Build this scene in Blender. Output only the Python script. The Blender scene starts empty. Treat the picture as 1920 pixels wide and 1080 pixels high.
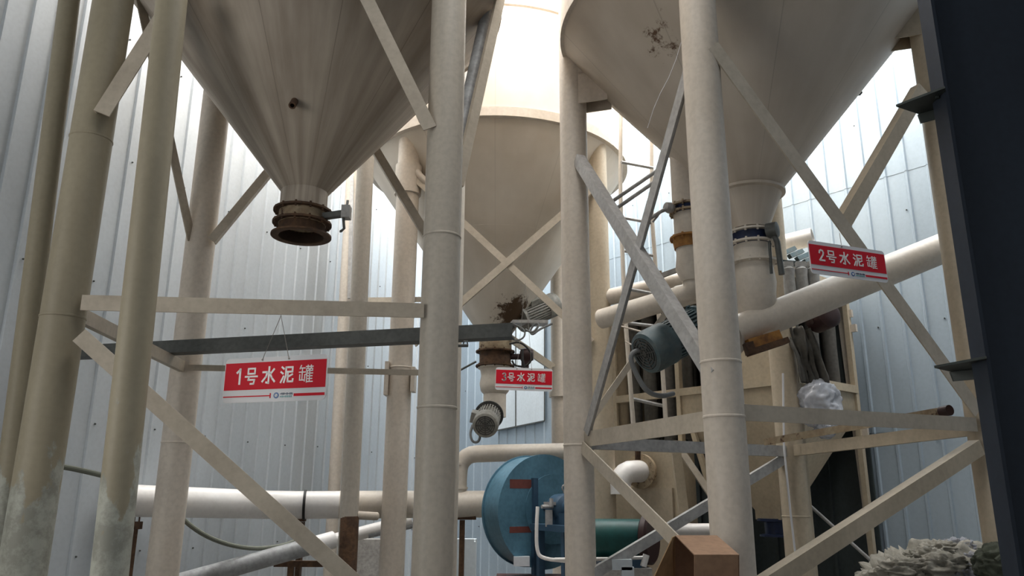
import bpy, bmesh, math, random
from mathutils import Vector, Matrix, noise
V = Vector
random.seed(7)
SC = bpy.context.scene
COL = SC.collection

# ------------------------------------------------------------------ camera
F_PX, PITCH, ROLL, CAMZ = 1443.0, math.radians(14.9), 0.0055, 1.5
CAM = V((0, 0, CAMZ))
_f = V((0, math.cos(PITCH), math.sin(PITCH)))
_r0 = V((1, 0, 0)); _u0 = _r0.cross(_f)
_u = _u0 * math.cos(ROLL) - _r0 * math.sin(ROLL)
_r = _r0 * math.cos(ROLL) + _u0 * math.sin(ROLL)
cd = bpy.data.cameras.new('camera'); cam = bpy.data.objects.new('camera', cd); COL.objects.link(cam)
cd.sensor_width = 36.0; cd.lens = F_PX / 1920 * 36; cd.clip_end = 200
m3 = Matrix((_r, _u, -_f)).transposed()
cam.matrix_world = Matrix.Translation(CAM) @ m3.to_4x4()
SC.camera = cam

def P(px, py, Y):
    """world point at world depth Y that the survey of the photograph puts at (px, py)"""
    d = _f + _r * ((px - 960) / F_PX) + _u * ((540 - py) / F_PX)
    return CAM + d * (Y / d.y)
def PZ(px, py, z):
    d = _f + _r * ((px - 960) / F_PX) + _u * ((540 - py) / F_PX)
    return CAM + d * ((z - CAM.z) / d.z)
def cone_hit(px, py, c, r0, z0, r1, z1):
    """where the sight line meets a cone, relative to its rim centre"""
    d = (P(px, py, 1.0) - CAM)
    for i in range(4000):
        p = CAM + d * (2 + i * 0.002)
        if z0 < p.z < z1 + 0.01 and (p - c).xy.length < r0 + (r1 - r0) * (p.z - z0) / (z1 - z0): return V((p.x - c.x, p.y - c.y, p.z - z1))
    return V((0, 0, 0))
def ZH(px, py, Y): return P(px, py, Y).z

# ------------------------------------------------------------------ light, exposure
SC.view_settings.view_transform = 'Standard'; SC.view_settings.look = 'None'
SC.view_settings.gamma = 1.0; SC.view_settings.use_curve_mapping = False
SC.view_settings.exposure = 0.0
SC.cycles.use_denoising = True
SC.cycles.max_bounces = 10; SC.cycles.diffuse_bounces = 6
w = bpy.data.worlds.new('daylight'); SC.world = w; w.use_nodes = True
bg = w.node_tree.nodes['Background']; bg.inputs[0].default_value = (0.80, 0.90, 1.0, 1); bg.inputs[1].default_value = 0.32
def area(name, loc, sx, sy, power, col, rot=(0, 0, 0)):
    ld = bpy.data.lights.new(name, 'AREA'); ld.shape = 'RECTANGLE'; ld.size = sx; ld.size_y = sy
    ld.energy = power; ld.color = col
    o = bpy.data.objects.new(name, ld); COL.objects.link(o); o.location = loc; o.rotation_euler = rot
    return o
area('skylight', (0.2, 9.6, 8.66), 11.0, 8.6, 5700, (1.0, 0.98, 0.95))
area('front_fill', (0.35, 3.7, 8.66), 2.6, 3.0, 190, (1.0, 0.98, 0.95))  # added fill lamp below the closed ceiling, brightens the middle posts
area('entrance_daylight', (-6.3, 0.9, 2.7), 3.2, 3.6, 175, (1.0, 0.965, 0.90), (math.radians(88), 0, math.radians(-66)))

# ------------------------------------------------------------------ materials
def nodes_of(m): return m.node_tree.nodes, m.node_tree.links
def mat(name, col, rough=0.6, metal=0.0, dirt=None, amount=0.5, scale=3.0, stretch=(1, 1, 0.25), fine=0.15, spec=0.4,
        bump=0.0, rust=None, rust_at=0.62, alpha=None, splash=None):
    m = bpy.data.materials.new(name); m.use_nodes = True
    N, L = nodes_of(m); b = N['Principled BSDF']
    b.inputs['Roughness'].default_value = rough; b.inputs['Metallic'].default_value = metal
    b.inputs['Specular IOR Level'].default_value = spec
    c4 = (*col, 1)
    if dirt is None:
        b.inputs['Base Color'].default_value = c4
        return m
    geo = N.new('ShaderNodeNewGeometry')
    mp = N.new('ShaderNodeMapping'); mp.inputs['Scale'].default_value = stretch
    L.new(geo.outputs['Position'], mp.inputs['Vector'])
    n1 = N.new('ShaderNodeTexNoise'); n1.inputs['Scale'].default_value = scale; n1.inputs['Detail'].default_value = 7
    n1.inputs['Roughness'].default_value = 0.65
    L.new(mp.outputs[0], n1.inputs['Vector'])
    r1 = N.new('ShaderNodeValToRGB'); r1.color_ramp.elements[0].position = 0.38; r1.color_ramp.elements[1].position = 0.72
    r1.color_ramp.elements[1].color = (amount, amount, amount, 1)
    L.new(n1.outputs['Fac'], r1.inputs[0])
    mx = N.new('ShaderNodeMixRGB'); mx.inputs[1].default_value = c4; mx.inputs[2].default_value = (*dirt, 1)
    L.new(r1.outputs[0], mx.inputs[0])
    n2 = N.new('ShaderNodeTexNoise'); n2.inputs['Scale'].default_value = 26; n2.inputs['Detail'].default_value = 6
    L.new(geo.outputs['Position'], n2.inputs['Vector'])
    r2 = N.new('ShaderNodeValToRGB')
    lo = 1 - fine; r2.color_ramp.elements[0].color = (lo, lo, lo, 1); r2.color_ramp.elements[1].color = (1, 1, 1, 1)
    r2.color_ramp.elements[0].position = 0.35; r2.color_ramp.elements[1].position = 0.6
    L.new(n2.outputs['Fac'], r2.inputs[0])
    mu = N.new('ShaderNodeMixRGB'); mu.blend_type = 'MULTIPLY'; mu.inputs[0].default_value = 1
    L.new(mx.outputs[0], mu.inputs[1]); L.new(r2.outputs[0], mu.inputs[2])
    out = mu.outputs[0]
    if rust is not None:
        n3 = N.new('ShaderNodeTexNoise'); n3.inputs['Scale'].default_value = 7; n3.inputs['Detail'].default_value = 9
        n3.inputs['Roughness'].default_value = 0.7
        L.new(geo.outputs['Position'], n3.inputs['Vector'])
        r3 = N.new('ShaderNodeValToRGB'); r3.color_ramp.elements[0].position = rust_at; r3.color_ramp.elements[1].position = rust_at + 0.05
        L.new(n3.outputs['Fac'], r3.inputs[0])
        m4 = N.new('ShaderNodeMixRGB'); m4.inputs[2].default_value = (*rust, 1)
        L.new(r3.outputs[0], m4.inputs[0]); L.new(out, m4.inputs[1]); out = m4.outputs[0]
    if splash is not None:                        # dried cement splashes: a stain of its own low on the post
        col2, ztop = splash
        sp = N.new('ShaderNodeSeparateXYZ'); L.new(geo.outputs['Position'], sp.inputs[0])
        n5 = N.new('ShaderNodeTexNoise'); n5.inputs['Scale'].default_value = 5; n5.inputs['Detail'].default_value = 9; n5.inputs['Roughness'].default_value = 0.62
        m5 = N.new('ShaderNodeMapping'); m5.inputs['Scale'].default_value = (1, 1, 0.45); L.new(geo.outputs['Position'], m5.inputs['Vector']); L.new(m5.outputs[0], n5.inputs['Vector'])
        ma = N.new('ShaderNodeMath'); ma.operation = 'MULTIPLY_ADD'; ma.inputs[1].default_value = -0.35; ma.inputs[2].default_value = 0.35 * ztop
        L.new(sp.outputs[2], ma.inputs[0])
        ad = N.new('ShaderNodeMath'); ad.operation = 'ADD'; ad.use_clamp = False
        L.new(ma.outputs[0], ad.inputs[0]); L.new(n5.outputs['Fac'], ad.inputs[1])
        r5 = N.new('ShaderNodeValToRGB'); r5.color_ramp.elements[0].position = 0.53; r5.color_ramp.elements[1].position = 0.565
        r5.color_ramp.elements[1].color = (0.75, 0.75, 0.75, 1)
        L.new(ad.outputs[0], r5.inputs[0])
        n6 = N.new('ShaderNodeTexNoise'); n6.inputs['Scale'].default_value = 6; n6.inputs['Detail'].default_value = 10; n6.inputs['Roughness'].default_value = 0.7
        L.new(geo.outputs['Position'], n6.inputs['Vector'])
        c6 = N.new('ShaderNodeMixRGB'); c6.inputs[1].default_value = (*col2, 1); c6.inputs[2].default_value = (*[x * 0.55 for x in col2], 1)
        r6 = N.new('ShaderNodeValToRGB'); r6.color_ramp.elements[0].position = 0.42; r6.color_ramp.elements[1].position = 0.58
        L.new(n6.outputs['Fac'], r6.inputs[0]); L.new(r6.outputs[0], c6.inputs[0])
        m7 = N.new('ShaderNodeMixRGB'); L.new(r5.outputs[0], m7.inputs[0]); L.new(out, m7.inputs[1]); L.new(c6.outputs[0], m7.inputs[2])
        out = m7.outputs[0]
    L.new(out, b.inputs['Base Color'])
    if bump:
        bp = N.new('ShaderNodeBump'); bp.inputs['Strength'].default_value = bump; bp.inputs['Distance'].default_value = 0.02
        L.new(n2.outputs['Fac'], bp.inputs['Height']); L.new(bp.outputs[0], b.inputs['Normal'])
    if alpha is not None: b.inputs['Alpha'].default_value = alpha
    return m

def hopper_mat(name, col, light, dark, nseam, streak, seam_k=0.55, stains=None):
    """painted cone: dust streaks that run down to the outlet, and thin weld seams; object space, axis = local Z"""
    m = bpy.data.materials.new(name); m.use_nodes = True
    N, L = nodes_of(m); b = N['Principled BSDF']; b.inputs['Roughness'].default_value = 0.55; b.inputs['Specular IOR Level'].default_value = 0.35
    tc = N.new('ShaderNodeTexCoord'); sp = N.new('ShaderNodeSeparateXYZ'); L.new(tc.outputs['Object'], sp.inputs[0])
    at = N.new('ShaderNodeMath'); at.operation = 'ARCTAN2'; L.new(sp.outputs[1], at.inputs[0]); L.new(sp.outputs[0], at.inputs[1])
    cx = N.new('ShaderNodeCombineXYZ')
    mz = N.new('ShaderNodeMath'); mz.operation = 'MULTIPLY'; mz.inputs[1].default_value = 0.16
    L.new(sp.outputs[2], mz.inputs[0]); L.new(at.outputs[0], cx.inputs[0]); L.new(mz.outputs[0], cx.inputs[1])
    n1 = N.new('ShaderNodeTexNoise'); n1.inputs['Scale'].default_value = 3.6; n1.inputs['Detail'].default_value = 7; n1.inputs['Roughness'].default_value = 0.55
    L.new(cx.outputs[0], n1.inputs['Vector'])
    r1 = N.new('ShaderNodeValToRGB'); e = r1.color_ramp.elements
    e[0].position = 0.30; e[0].color = (*dark, 1); e[1].position = 0.70; e[1].color = (*light, 1)
    L.new(n1.outputs['Fac'], r1.inputs[0])
    m1 = N.new('ShaderNodeMixRGB'); m1.inputs[0].default_value = streak; m1.inputs[1].default_value = (*col, 1); L.new(r1.outputs[0], m1.inputs[2])
    n2 = N.new('ShaderNodeTexNoise'); n2.inputs['Scale'].default_value = 1.6; n2.inputs['Detail'].default_value = 8; L.new(tc.outputs['Object'], n2.inputs['Vector'])
    r2 = N.new('ShaderNodeValToRGB'); r2.color_ramp.elements[0].position = 0.3; r2.color_ramp.elements[1].position = 0.7
    r2.color_ramp.elements[0].color = (0.8, 0.78, 0.75, 1)
    L.new(n2.outputs['Fac'], r2.inputs[0])
    m2 = N.new('ShaderNodeMixRGB'); m2.blend_type = 'MULTIPLY'; m2.inputs[0].default_value = 1; L.new(m1.outputs[0], m2.inputs[1]); L.new(r2.outputs[0], m2.inputs[2])
    # seams
    k = N.new('ShaderNodeMath'); k.operation = 'MULTIPLY'; k.inputs[1].default_value = nseam / (2 * math.pi); L.new(at.outputs[0], k.inputs[0])
    fr = N.new('ShaderNodeMath'); fr.operation = 'FRACT'; L.new(k.outputs[0], fr.inputs[0])
    r3 = N.new('ShaderNodeValToRGB'); e = r3.color_ramp.elements
    e[0].position = 0.0; e[0].color = (seam_k, seam_k, seam_k, 1); e[1].position = 0.014; e[1].color = (1, 1, 1, 1)
    L.new(fr.outputs[0], r3.inputs[0])
    m3_ = N.new('ShaderNodeMixRGB'); m3_.blend_type = 'MULTIPLY'; m3_.inputs[0].default_value = 1; L.new(m2.outputs[0], m3_.inputs[1]); L.new(r3.outputs[0], m3_.inputs[2])
    out = m3_.outputs[0]
    for (c, rad, colr, thr) in (stains or []):
        vm = N.new('ShaderNodeVectorMath'); vm.operation = 'DISTANCE'; vm.inputs[1].default_value = c; L.new(tc.outputs['Object'], vm.inputs[0])
        nn = N.new('ShaderNodeTexNoise'); nn.inputs['Scale'].default_value = 9; nn.inputs['Detail'].default_value = 8; nn.inputs['Roughness'].default_value = 0.75
        L.new(tc.outputs['Object'], nn.inputs['Vector'])
        dv = N.new('ShaderNodeMath'); dv.operation = 'DIVIDE'; dv.inputs[1].default_value = rad; L.new(vm.outputs['Value'], dv.inputs[0])
        sb = N.new('ShaderNodeMath'); sb.operation = 'SUBTRACT'; L.new(nn.outputs['Fac'], sb.inputs[0])
        ml = N.new('ShaderNodeMath'); ml.operation = 'MULTIPLY'; ml.inputs[1].default_value = 0.35; L.new(dv.outputs[0], ml.inputs[0]); L.new(ml.outputs[0], sb.inputs[1])
        rr = N.new('ShaderNodeValToRGB'); rr.color_ramp.elements[0].position = thr; rr.color_ramp.elements[1].position = thr + 0.09
        L.new(sb.outputs[0], rr.inputs[0])
        mm = N.new('ShaderNodeMixRGB'); mm.inputs[2].default_value = (*colr, 1); L.new(rr.outputs[0], mm.inputs[0]); L.new(out, mm.inputs[1]); out = mm.outputs[0]
    L.new(out, b.inputs['Base Color'])
    return m

M = {}
M['cream'] = mat('cream_paint', (0.62, 0.555, 0.48), 0.5, dirt=(0.40, 0.33, 0.25), amount=0.55, scale=2.2, fine=0.10, spec=0.4)
M['tan'] = mat('tan_paint', (0.52, 0.44, 0.33), 0.5, dirt=(0.33, 0.27, 0.19), amount=0.6, scale=2.0, fine=0.10)
M['leg_shaded_dirt'] = mat('shaded_splashed_paint', (0.33, 0.29, 0.205), 0.55, dirt=(0.21, 0.18, 0.125), amount=0.7, scale=2.0, fine=0.06, splash=((0.44, 0.46, 0.41), 1.75))  # base colour carries the foreground shade, under dirt and cement splashes
M['leg_grey'] = mat('dusty_grey_paint', (0.49, 0.44, 0.37), 0.45, dirt=(0.33, 0.31, 0.275), amount=0.8, scale=2.4, stretch=(1.6, 1.6, 0.15), fine=0.10)
M['brace'] = mat('dusty_cream_steel', (0.50, 0.44, 0.355), 0.55, dirt=(0.31, 0.26, 0.20), amount=0.6, scale=3.0, stretch=(1, 1, 1), fine=0.09, rust=(0.16, 0.08, 0.04), rust_at=0.72)
M['galv'] = mat('galvanised_steel', (0.44, 0.43, 0.42), 0.45, 0.2, dirt=(0.28, 0.27, 0.25), amount=0.7, scale=5, stretch=(1, 1, 1), fine=0.18)
M['pipe'] = mat('cream_pipe', (0.66, 0.60, 0.52), 0.42, dirt=(0.42, 0.35, 0.27), amount=0.55, scale=2.5, stretch=(0.6, 0.6, 0.6), fine=0.08)
M['white'] = mat('white_plastic_pipe', (0.80, 0.78, 0.76), 0.35, dirt=(0.55, 0.50, 0.45), amount=0.45, scale=2.0, stretch=(0.6, 0.6, 1), fine=0.06)
M['greypipe'] = mat('grey_dusty_pipe', (0.40, 0.41, 0.42), 0.5, dirt=(0.20, 0.20, 0.19), amount=0.8, scale=5, stretch=(1, 1, 1), fine=0.2)
M['wall'] = mat('blue_grey_sheet', (0.55, 0.59, 0.625), 0.40, 0.12, dirt=(0.46, 0.50, 0.53), amount=0.55, scale=1.3, stretch=(1, 1, 0.5), fine=0.05, spec=0.5)
M['wall2'] = mat('blue_sheet', (0.38, 0.455, 0.52), 0.36, 0.2, dirt=(0.31, 0.375, 0.43), amount=0.6, scale=1.3, stretch=(1, 1, 0.5), fine=0.05, spec=0.5)
M['patch'] = mat('pale_patch_sheet', (0.66, 0.72, 0.76), 0.4, 0.1, dirt=(0.5, 0.55, 0.58), amount=0.5, scale=2, fine=0.06)
M['roof'] = mat('roof_sheet', (0.40, 0.42, 0.44), 0.6, dirt=(0.3, 0.3, 0.3), amount=0.5)
M['floor'] = mat('dusty_concrete', (0.20, 0.19, 0.175), 0.85, dirt=(0.12, 0.115, 0.105), amount=0.8, scale=1.2, stretch=(1, 1, 1), fine=0.25, bump=0.3)
M['navy'] = mat('navy_steel', (0.020, 0.027, 0.040), 0.55, dirt=(0.012, 0.016, 0.024), amount=0.6, scale=3, fine=0.12, spec=0.3)
M['darksteel'] = mat('dark_steel', (0.10, 0.105, 0.10), 0.5, 0.2, dirt=(0.055, 0.057, 0.055), amount=0.7, scale=4, stretch=(1, 1, 1), fine=0.2)
M['bracket'] = mat('dark_green_steel', (0.035, 0.045, 0.042), 0.5, 0.2, dirt=(0.02, 0.022, 0.02), amount=0.6, scale=5)
M['rust'] = mat('rusty_iron', (0.075, 0.042, 0.026), 0.85, dirt=(0.16, 0.085, 0.04), amount=0.8, scale=9, stretch=(1, 1, 1), fine=0.3, bump=0.4)
M['rustcream'] = mat('flaking_cream_paint', (0.42, 0.34, 0.23), 0.65, dirt=(0.24, 0.15, 0.08), amount=0.8, scale=6, stretch=(1, 1, 0.6), fine=0.2, rust=(0.08, 0.04, 0.022), rust_at=0.56)
M['orange'] = mat('orange_rust', (0.42, 0.20, 0.045), 0.7, dirt=(0.15, 0.06, 0.025), amount=0.9, scale=10, stretch=(1, 1, 1), fine=0.2)
M['inside'] = mat('dark_pipe_inside', (0.03, 0.018, 0.012), 0.9, dirt=(0.055, 0.03, 0.02), amount=0.7, scale=8)
M['blue'] = mat('blue_machine_paint', (0.036, 0.080, 0.132), 0.42, dirt=(0.028, 0.06, 0.10), amount=0.6, scale=3, stretch=(1, 1, 1), fine=0.12, rust=(0.10, 0.045, 0.03), rust_at=0.72)
M['bluelight'] = mat('light_blue_machine_paint', (0.10, 0.225, 0.31), 0.4, dirt=(0.04, 0.10, 0.14), amount=0.7, scale=3, stretch=(1, 1, 1), fine=0.15, rust=(0.09, 0.07, 0.05), rust_at=0.66)
M['primer'] = mat('red_primer', (0.17, 0.05, 0.04), 0.6, dirt=(0.10, 0.035, 0.03), amount=0.6, scale=6)
M['valveblue'] = mat('dark_blue_valve_paint', (0.015, 0.028, 0.085), 0.45, dirt=(0.03, 0.035, 0.05), amount=0.6, scale=9, fine=0.2)
M['teal'] = mat('teal_motor_paint', (0.012, 0.085, 0.078), 0.45, dirt=(0.010, 0.05, 0.048), amount=0.6, scale=4, fine=0.15)
M['tealgrey'] = mat('dusty_teal_paint', (0.05, 0.088, 0.10), 0.5, dirt=(0.15, 0.145, 0.13), amount=0.55, scale=6, stretch=(1, 1, 1), fine=0.2)
M['motorgrey'] = mat('dusty_grey_motor', (0.30, 0.29, 0.26), 0.6, dirt=(0.15, 0.145, 0.13), amount=0.8, scale=8, stretch=(1, 1, 1), fine=0.25)
M['grille'] = mat('dark_grille', (0.05, 0.05, 0.047), 0.6, dirt=(0.10, 0.095, 0.085), amount=0.7, scale=10)
M['black'] = mat('black_rubber', (0.012, 0.011, 0.011), 0.6, dirt=(0.03, 0.028, 0.026), amount=0.5, scale=8)
M['maroon'] = mat('dark_maroon_iron', (0.045, 0.018, 0.017), 0.5, dirt=(0.02, 0.01, 0.01), amount=0.6, scale=6)
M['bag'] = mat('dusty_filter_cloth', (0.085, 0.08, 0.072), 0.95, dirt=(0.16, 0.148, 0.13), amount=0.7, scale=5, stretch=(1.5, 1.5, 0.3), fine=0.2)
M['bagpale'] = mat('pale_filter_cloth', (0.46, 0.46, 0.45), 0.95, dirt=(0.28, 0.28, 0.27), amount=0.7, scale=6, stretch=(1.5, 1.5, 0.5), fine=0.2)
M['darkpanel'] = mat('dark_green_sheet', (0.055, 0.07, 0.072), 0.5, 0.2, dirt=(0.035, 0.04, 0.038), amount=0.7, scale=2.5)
M['beige'] = mat('beige_housing_paint', (0.52, 0.44, 0.32), 0.55, dirt=(0.34, 0.27, 0.19), amount=0.6, scale=2.2, stretch=(1, 1, 0.5), fine=0.1)
M['cardboard'] = mat('cardboard', (0.30, 0.185, 0.115), 0.85, dirt=(0.21, 0.125, 0.08), amount=0.6, scale=5, stretch=(1, 1, 1), fine=0.15)
M['cardboard_in'] = mat('tan_flap_cardboard', (0.42, 0.28, 0.15), 0.85, dirt=(0.30, 0.19, 0.10), amount=0.6, scale=5)
M['rag'] = mat('grey_woven_cloth', (0.36, 0.34, 0.29), 0.95, dirt=(0.20, 0.19, 0.16), amount=0.8, scale=8, stretch=(1, 1, 1), fine=0.25)
M['rag2'] = mat('bluish_woven_cloth', (0.33, 0.34, 0.37), 0.95, dirt=(0.19, 0.195, 0.21), amount=0.8, scale=8, stretch=(1, 1, 1), fine=0.25)
M['sack'] = mat('dark_green_sacking', (0.075, 0.085, 0.06), 0.95, dirt=(0.045, 0.05, 0.04), amount=0.8, scale=8, stretch=(1, 1, 1), fine=0.3)
M['plastic'] = mat('translucent_plastic_film', (0.62, 0.64, 0.70), 0.18, dirt=(0.40, 0.41, 0.46), amount=0.6, scale=9, stretch=(1, 1, 1), fine=0.1, spec=0.8, alpha=0.72)
M['cable'] = mat('grey_cable', (0.16, 0.165, 0.165), 0.6)
M['rope'] = mat('grey_green_hose', (0.17, 0.18, 0.145), 0.7)
M['wire'] = mat('thin_steel_wire', (0.22, 0.20, 0.18), 0.5, 0.4)
M['concrete'] = mat('pale_concrete', (0.46, 0.44, 0.41), 0.9, dirt=(0.28, 0.26, 0.24), amount=0.8, scale=5, stretch=(1, 1, 1), fine=0.25)
M['signred'] = mat('red_sign_print', (0.60, 0.012, 0.028), 0.55, spec=0.15)
M['signwhite'] = mat('white_sign_board', (0.72, 0.72, 0.74), 0.55, spec=0.2)
M['signtext'] = mat('white_lettering', (0.86, 0.85, 0.84), 0.4)
M['logoblue'] = mat('blue_logo', (0.03, 0.11, 0.30), 0.4)
M['logoteal'] = mat('teal_small_print', (0.14, 0.34, 0.36), 0.4)
M['logodark'] = mat('dark_small_print', (0.05, 0.07, 0.12), 0.4)
M['hop_brown'] = hopper_mat('brown_dusted_cone', (0.42, 0.355, 0.285), (0.62, 0.55, 0.465), (0.22, 0.175, 0.135), 11, 0.75, 0.45)
M['hop_cream'] = hopper_mat('cream_cone', (0.56, 0.495, 0.42), (0.62, 0.56, 0.485), (0.46, 0.395, 0.325), 8, 0.5, 0.72,
                            stains=[(cone_hit(1238, 75, V((2.19, 6.70, 0)), 0.3, ZH(1410, 362, 6.7), 1.68, 5.9), 0.36, (0.10, 0.055, 0.03), 0.40)])
M['hop_pale'] = hopper_mat('pale_cone', (0.64, 0.585, 0.51), (0.68, 0.625, 0.555), (0.56, 0.505, 0.43), 12, 0.45, 0.78,
                           stains=[(cone_hit(962, 592, V((-0.22, 10.2, 0)), 0.215, ZH(920, 628, 10.2), 1.77, 5.85), 0.34, (0.07, 0.04, 0.02), 0.24), (cone_hit(868, 575, V((-0.22, 10.2, 0)), 0.215, ZH(920, 628, 10.2), 1.77, 5.85), 0.24, (0.30, 0.16, 0.06), 0.24)])

# ------------------------------------------------------------------ mesh helpers (world coordinates)
def nb(): return bmesh.new()
def frame_of(d):
    d = V(d).normalized(); a = V((0, 0, 1)) if abs(d.z) < 0.95 else V((1, 0, 0))
    x = a.cross(d).normalized(); return x, d.cross(x), d
def ring(bm, c, x, y, r, n):
    return [bm.verts.new(c + x * (math.cos(2 * math.pi * i / n) * r) + y * (math.sin(2 * math.pi * i / n) * r)) for i in range(n)]
def skin(bm, a, b):
    n = len(a)
    for i in range(n): bm.faces.new((a[i], a[(i + 1) % n], b[(i + 1) % n], b[i]))
def lathe(bm, prof, o, ax=(0, 0, 1), n=32, cap=(True, True)):
    """prof: list of (radius, distance along axis)"""
    o = V(o); x, y, d = frame_of(ax); R = [ring(bm, o + d * h, x, y, max(r, 1e-4), n) for r, h in prof]
    for a, b in zip(R, R[1:]): skin(bm, a, b)
    if cap[0]: bm.faces.new(R[0][::-1])
    if cap[1]: bm.faces.new(R[-1])
def tube(bm, p, q, r, n=20, r2=None):
    p, q = V(p), V(q); lathe(bm, [(r, 0), (r if r2 is None else r2, (q - p).length)], p, q - p, n)
def path(bm, pts, r, n=10, smooth=0):
    pts = [V(p) for p in pts]
    for _ in range(smooth):
        o = [pts[0]]
        for a, b in zip(pts, pts[1:]): o += [a * 0.75 + b * 0.25, a * 0.25 + b * 0.75]
        o.append(pts[-1]); pts = o
    R = []; x = None
    for i, p in enumerate(pts):
        d = (pts[min(i + 1, len(pts) - 1)] - pts[max(i - 1, 0)]).normalized()
        if x is None: x, y, _ = frame_of(d)
        else:
            x = (x - d * x.dot(d)).normalized(); y = d.cross(x)
        R.append(ring(bm, p, x, y, r, n))
    for a, b in zip(R, R[1:]): skin(bm, a, b)
    bm.faces.new(R[0][::-1]); bm.faces.new(R[-1])
def obox(bm, c, ex, ey, ez):
    """box: centre and three half-axis vectors"""
    c = V(c); ex, ey, ez = V(ex), V(ey), V(ez)
    v = [bm.verts.new(c + ex * i + ey * j + ez * k) for k in (-1, 1) for j in (-1, 1) for i in (-1, 1)]
    for f in ((0, 2, 3, 1), (4, 5, 7, 6), (0, 1, 5, 4), (2, 6, 7, 3), (0, 4, 6, 2), (1, 3, 7, 5)): bm.faces.new([v[i] for i in f])
def box(bm, c, s): obox(bm, c, (s[0] / 2, 0, 0), (0, s[1] / 2, 0), (0, 0, s[2] / 2))
def bar(bm, p, q, w, d, out=(0, -1, 0)):
    p, q = V(p), V(q); L = q - p; z = L.normalized(); o = V(out); o = (o - z * o.dot(z)).normalized(); s = z.cross(o)
    obox(bm, (p + q) / 2, s * (w / 2), o * (d / 2), L / 2)
def extrude_poly(bm, pts, vec):
    vec = V(vec); a = [bm.verts.new(V(p)) for p in pts]; b = [bm.verts.new(V(p) + vec) for p in pts]
    n = len(a); bm.faces.new(a); bm.faces.new(b[::-1])
    for i in range(n): bm.faces.new((a[i], b[i], b[(i + 1) % n], a[(i + 1) % n]))
def section(bm, p, q, prof, out):
    """sweep a 2-D section (s, o) along p-q; s is sideways, o towards `out`"""
    p, q = V(p), V(q); z = (q - p).normalized(); o = V(out); o = (o - z * o.dot(z)).normalized(); s = z.cross(o)
    extrude_poly(bm, [p + s * a + o * b for a, b in prof], q - p)
def angle_iron(bm, p, q, w, out, flip=1, t=0.012, d=None):
    d = w * 0.8 if d is None else d; h = w / 2 * flip; k = t * flip
    section(bm, p, q, [(-h, 0), (h, 0), (h, -d), (h - k, -d), (h - k, -t), (-h, -t)], out)
def channel(bm, p, q, w, out, d=None, t=0.012):
    d = w * 0.5 if d is None else d; h = w / 2
    section(bm, p, q, [(-h, 0), (h, 0), (h, -d), (h - t, -d), (h - t, -t), (-h + t, -t), (-h + t, -d), (-h, -d)], out)
def bolts(bm, o, ax, R, n, r, h, off=0.0):
    x, y, d = frame_of(ax)
    for i in range(n):
        a = 2 * math.pi * (i + off) / n; c = V(o) + x * (math.cos(a) * R) + y * (math.sin(a) * R)
        lathe(bm, [(r, -h / 2), (r, h / 2)], c, d, 6)

ORG = {}
def setp(o, label=None, cat=None, group=None, kind=None):
    for k, v in (('label', label), ('category', cat), ('group', group), ('kind', kind)):
        if v: o[k] = v
    return o
def obj(name, bm, m, parent=None, label=None, sharp=0.6, origin=None, kind=None):
    bmesh.ops.recalc_face_normals(bm, faces=bm.faces[:])
    for f in bm.faces: f.smooth = True
    for e in bm.edges:
        if len(e.link_faces) == 2 and e.calc_face_angle(0) > sharp: e.smooth = False
    me = bpy.data.meshes.new(name)
    org = V((0, 0, 0))
    if parent is not None: org = ORG[parent.name]
    elif origin is not None: org = V(origin)
    elif bm.verts:
        lo = [min(v.co[i] for v in bm.verts) for i in range(3)]; hi = [max(v.co[i] for v in bm.verts) for i in range(3)]
        org = V(((lo[0] + hi[0]) / 2, (lo[1] + hi[1]) / 2, lo[2]))
    for v in bm.verts: v.co -= org
    bm.to_mesh(me); bm.free(); me.materials.append(m)
    o = bpy.data.objects.new(name, me); COL.objects.link(o)
    if parent is not None: o.parent = parent
    else: o.location = org
    ORG[o.name] = org
    if label: o['label'] = label
    if kind: o['kind'] = kind
    return o
def thing(name, label, cat, loc, group=None):
    o = bpy.data.objects.new(name, None); COL.objects.link(o); o.location = loc; o.empty_display_size = 0.2
    ORG[o.name] = V(loc); return setp(o, label, cat, group)
def one(name, bm, m, label, cat, group=None, kind=None, sharp=0.6):
    return setp(obj(name, bm, m, sharp=sharp), label, cat, group, kind)

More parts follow.
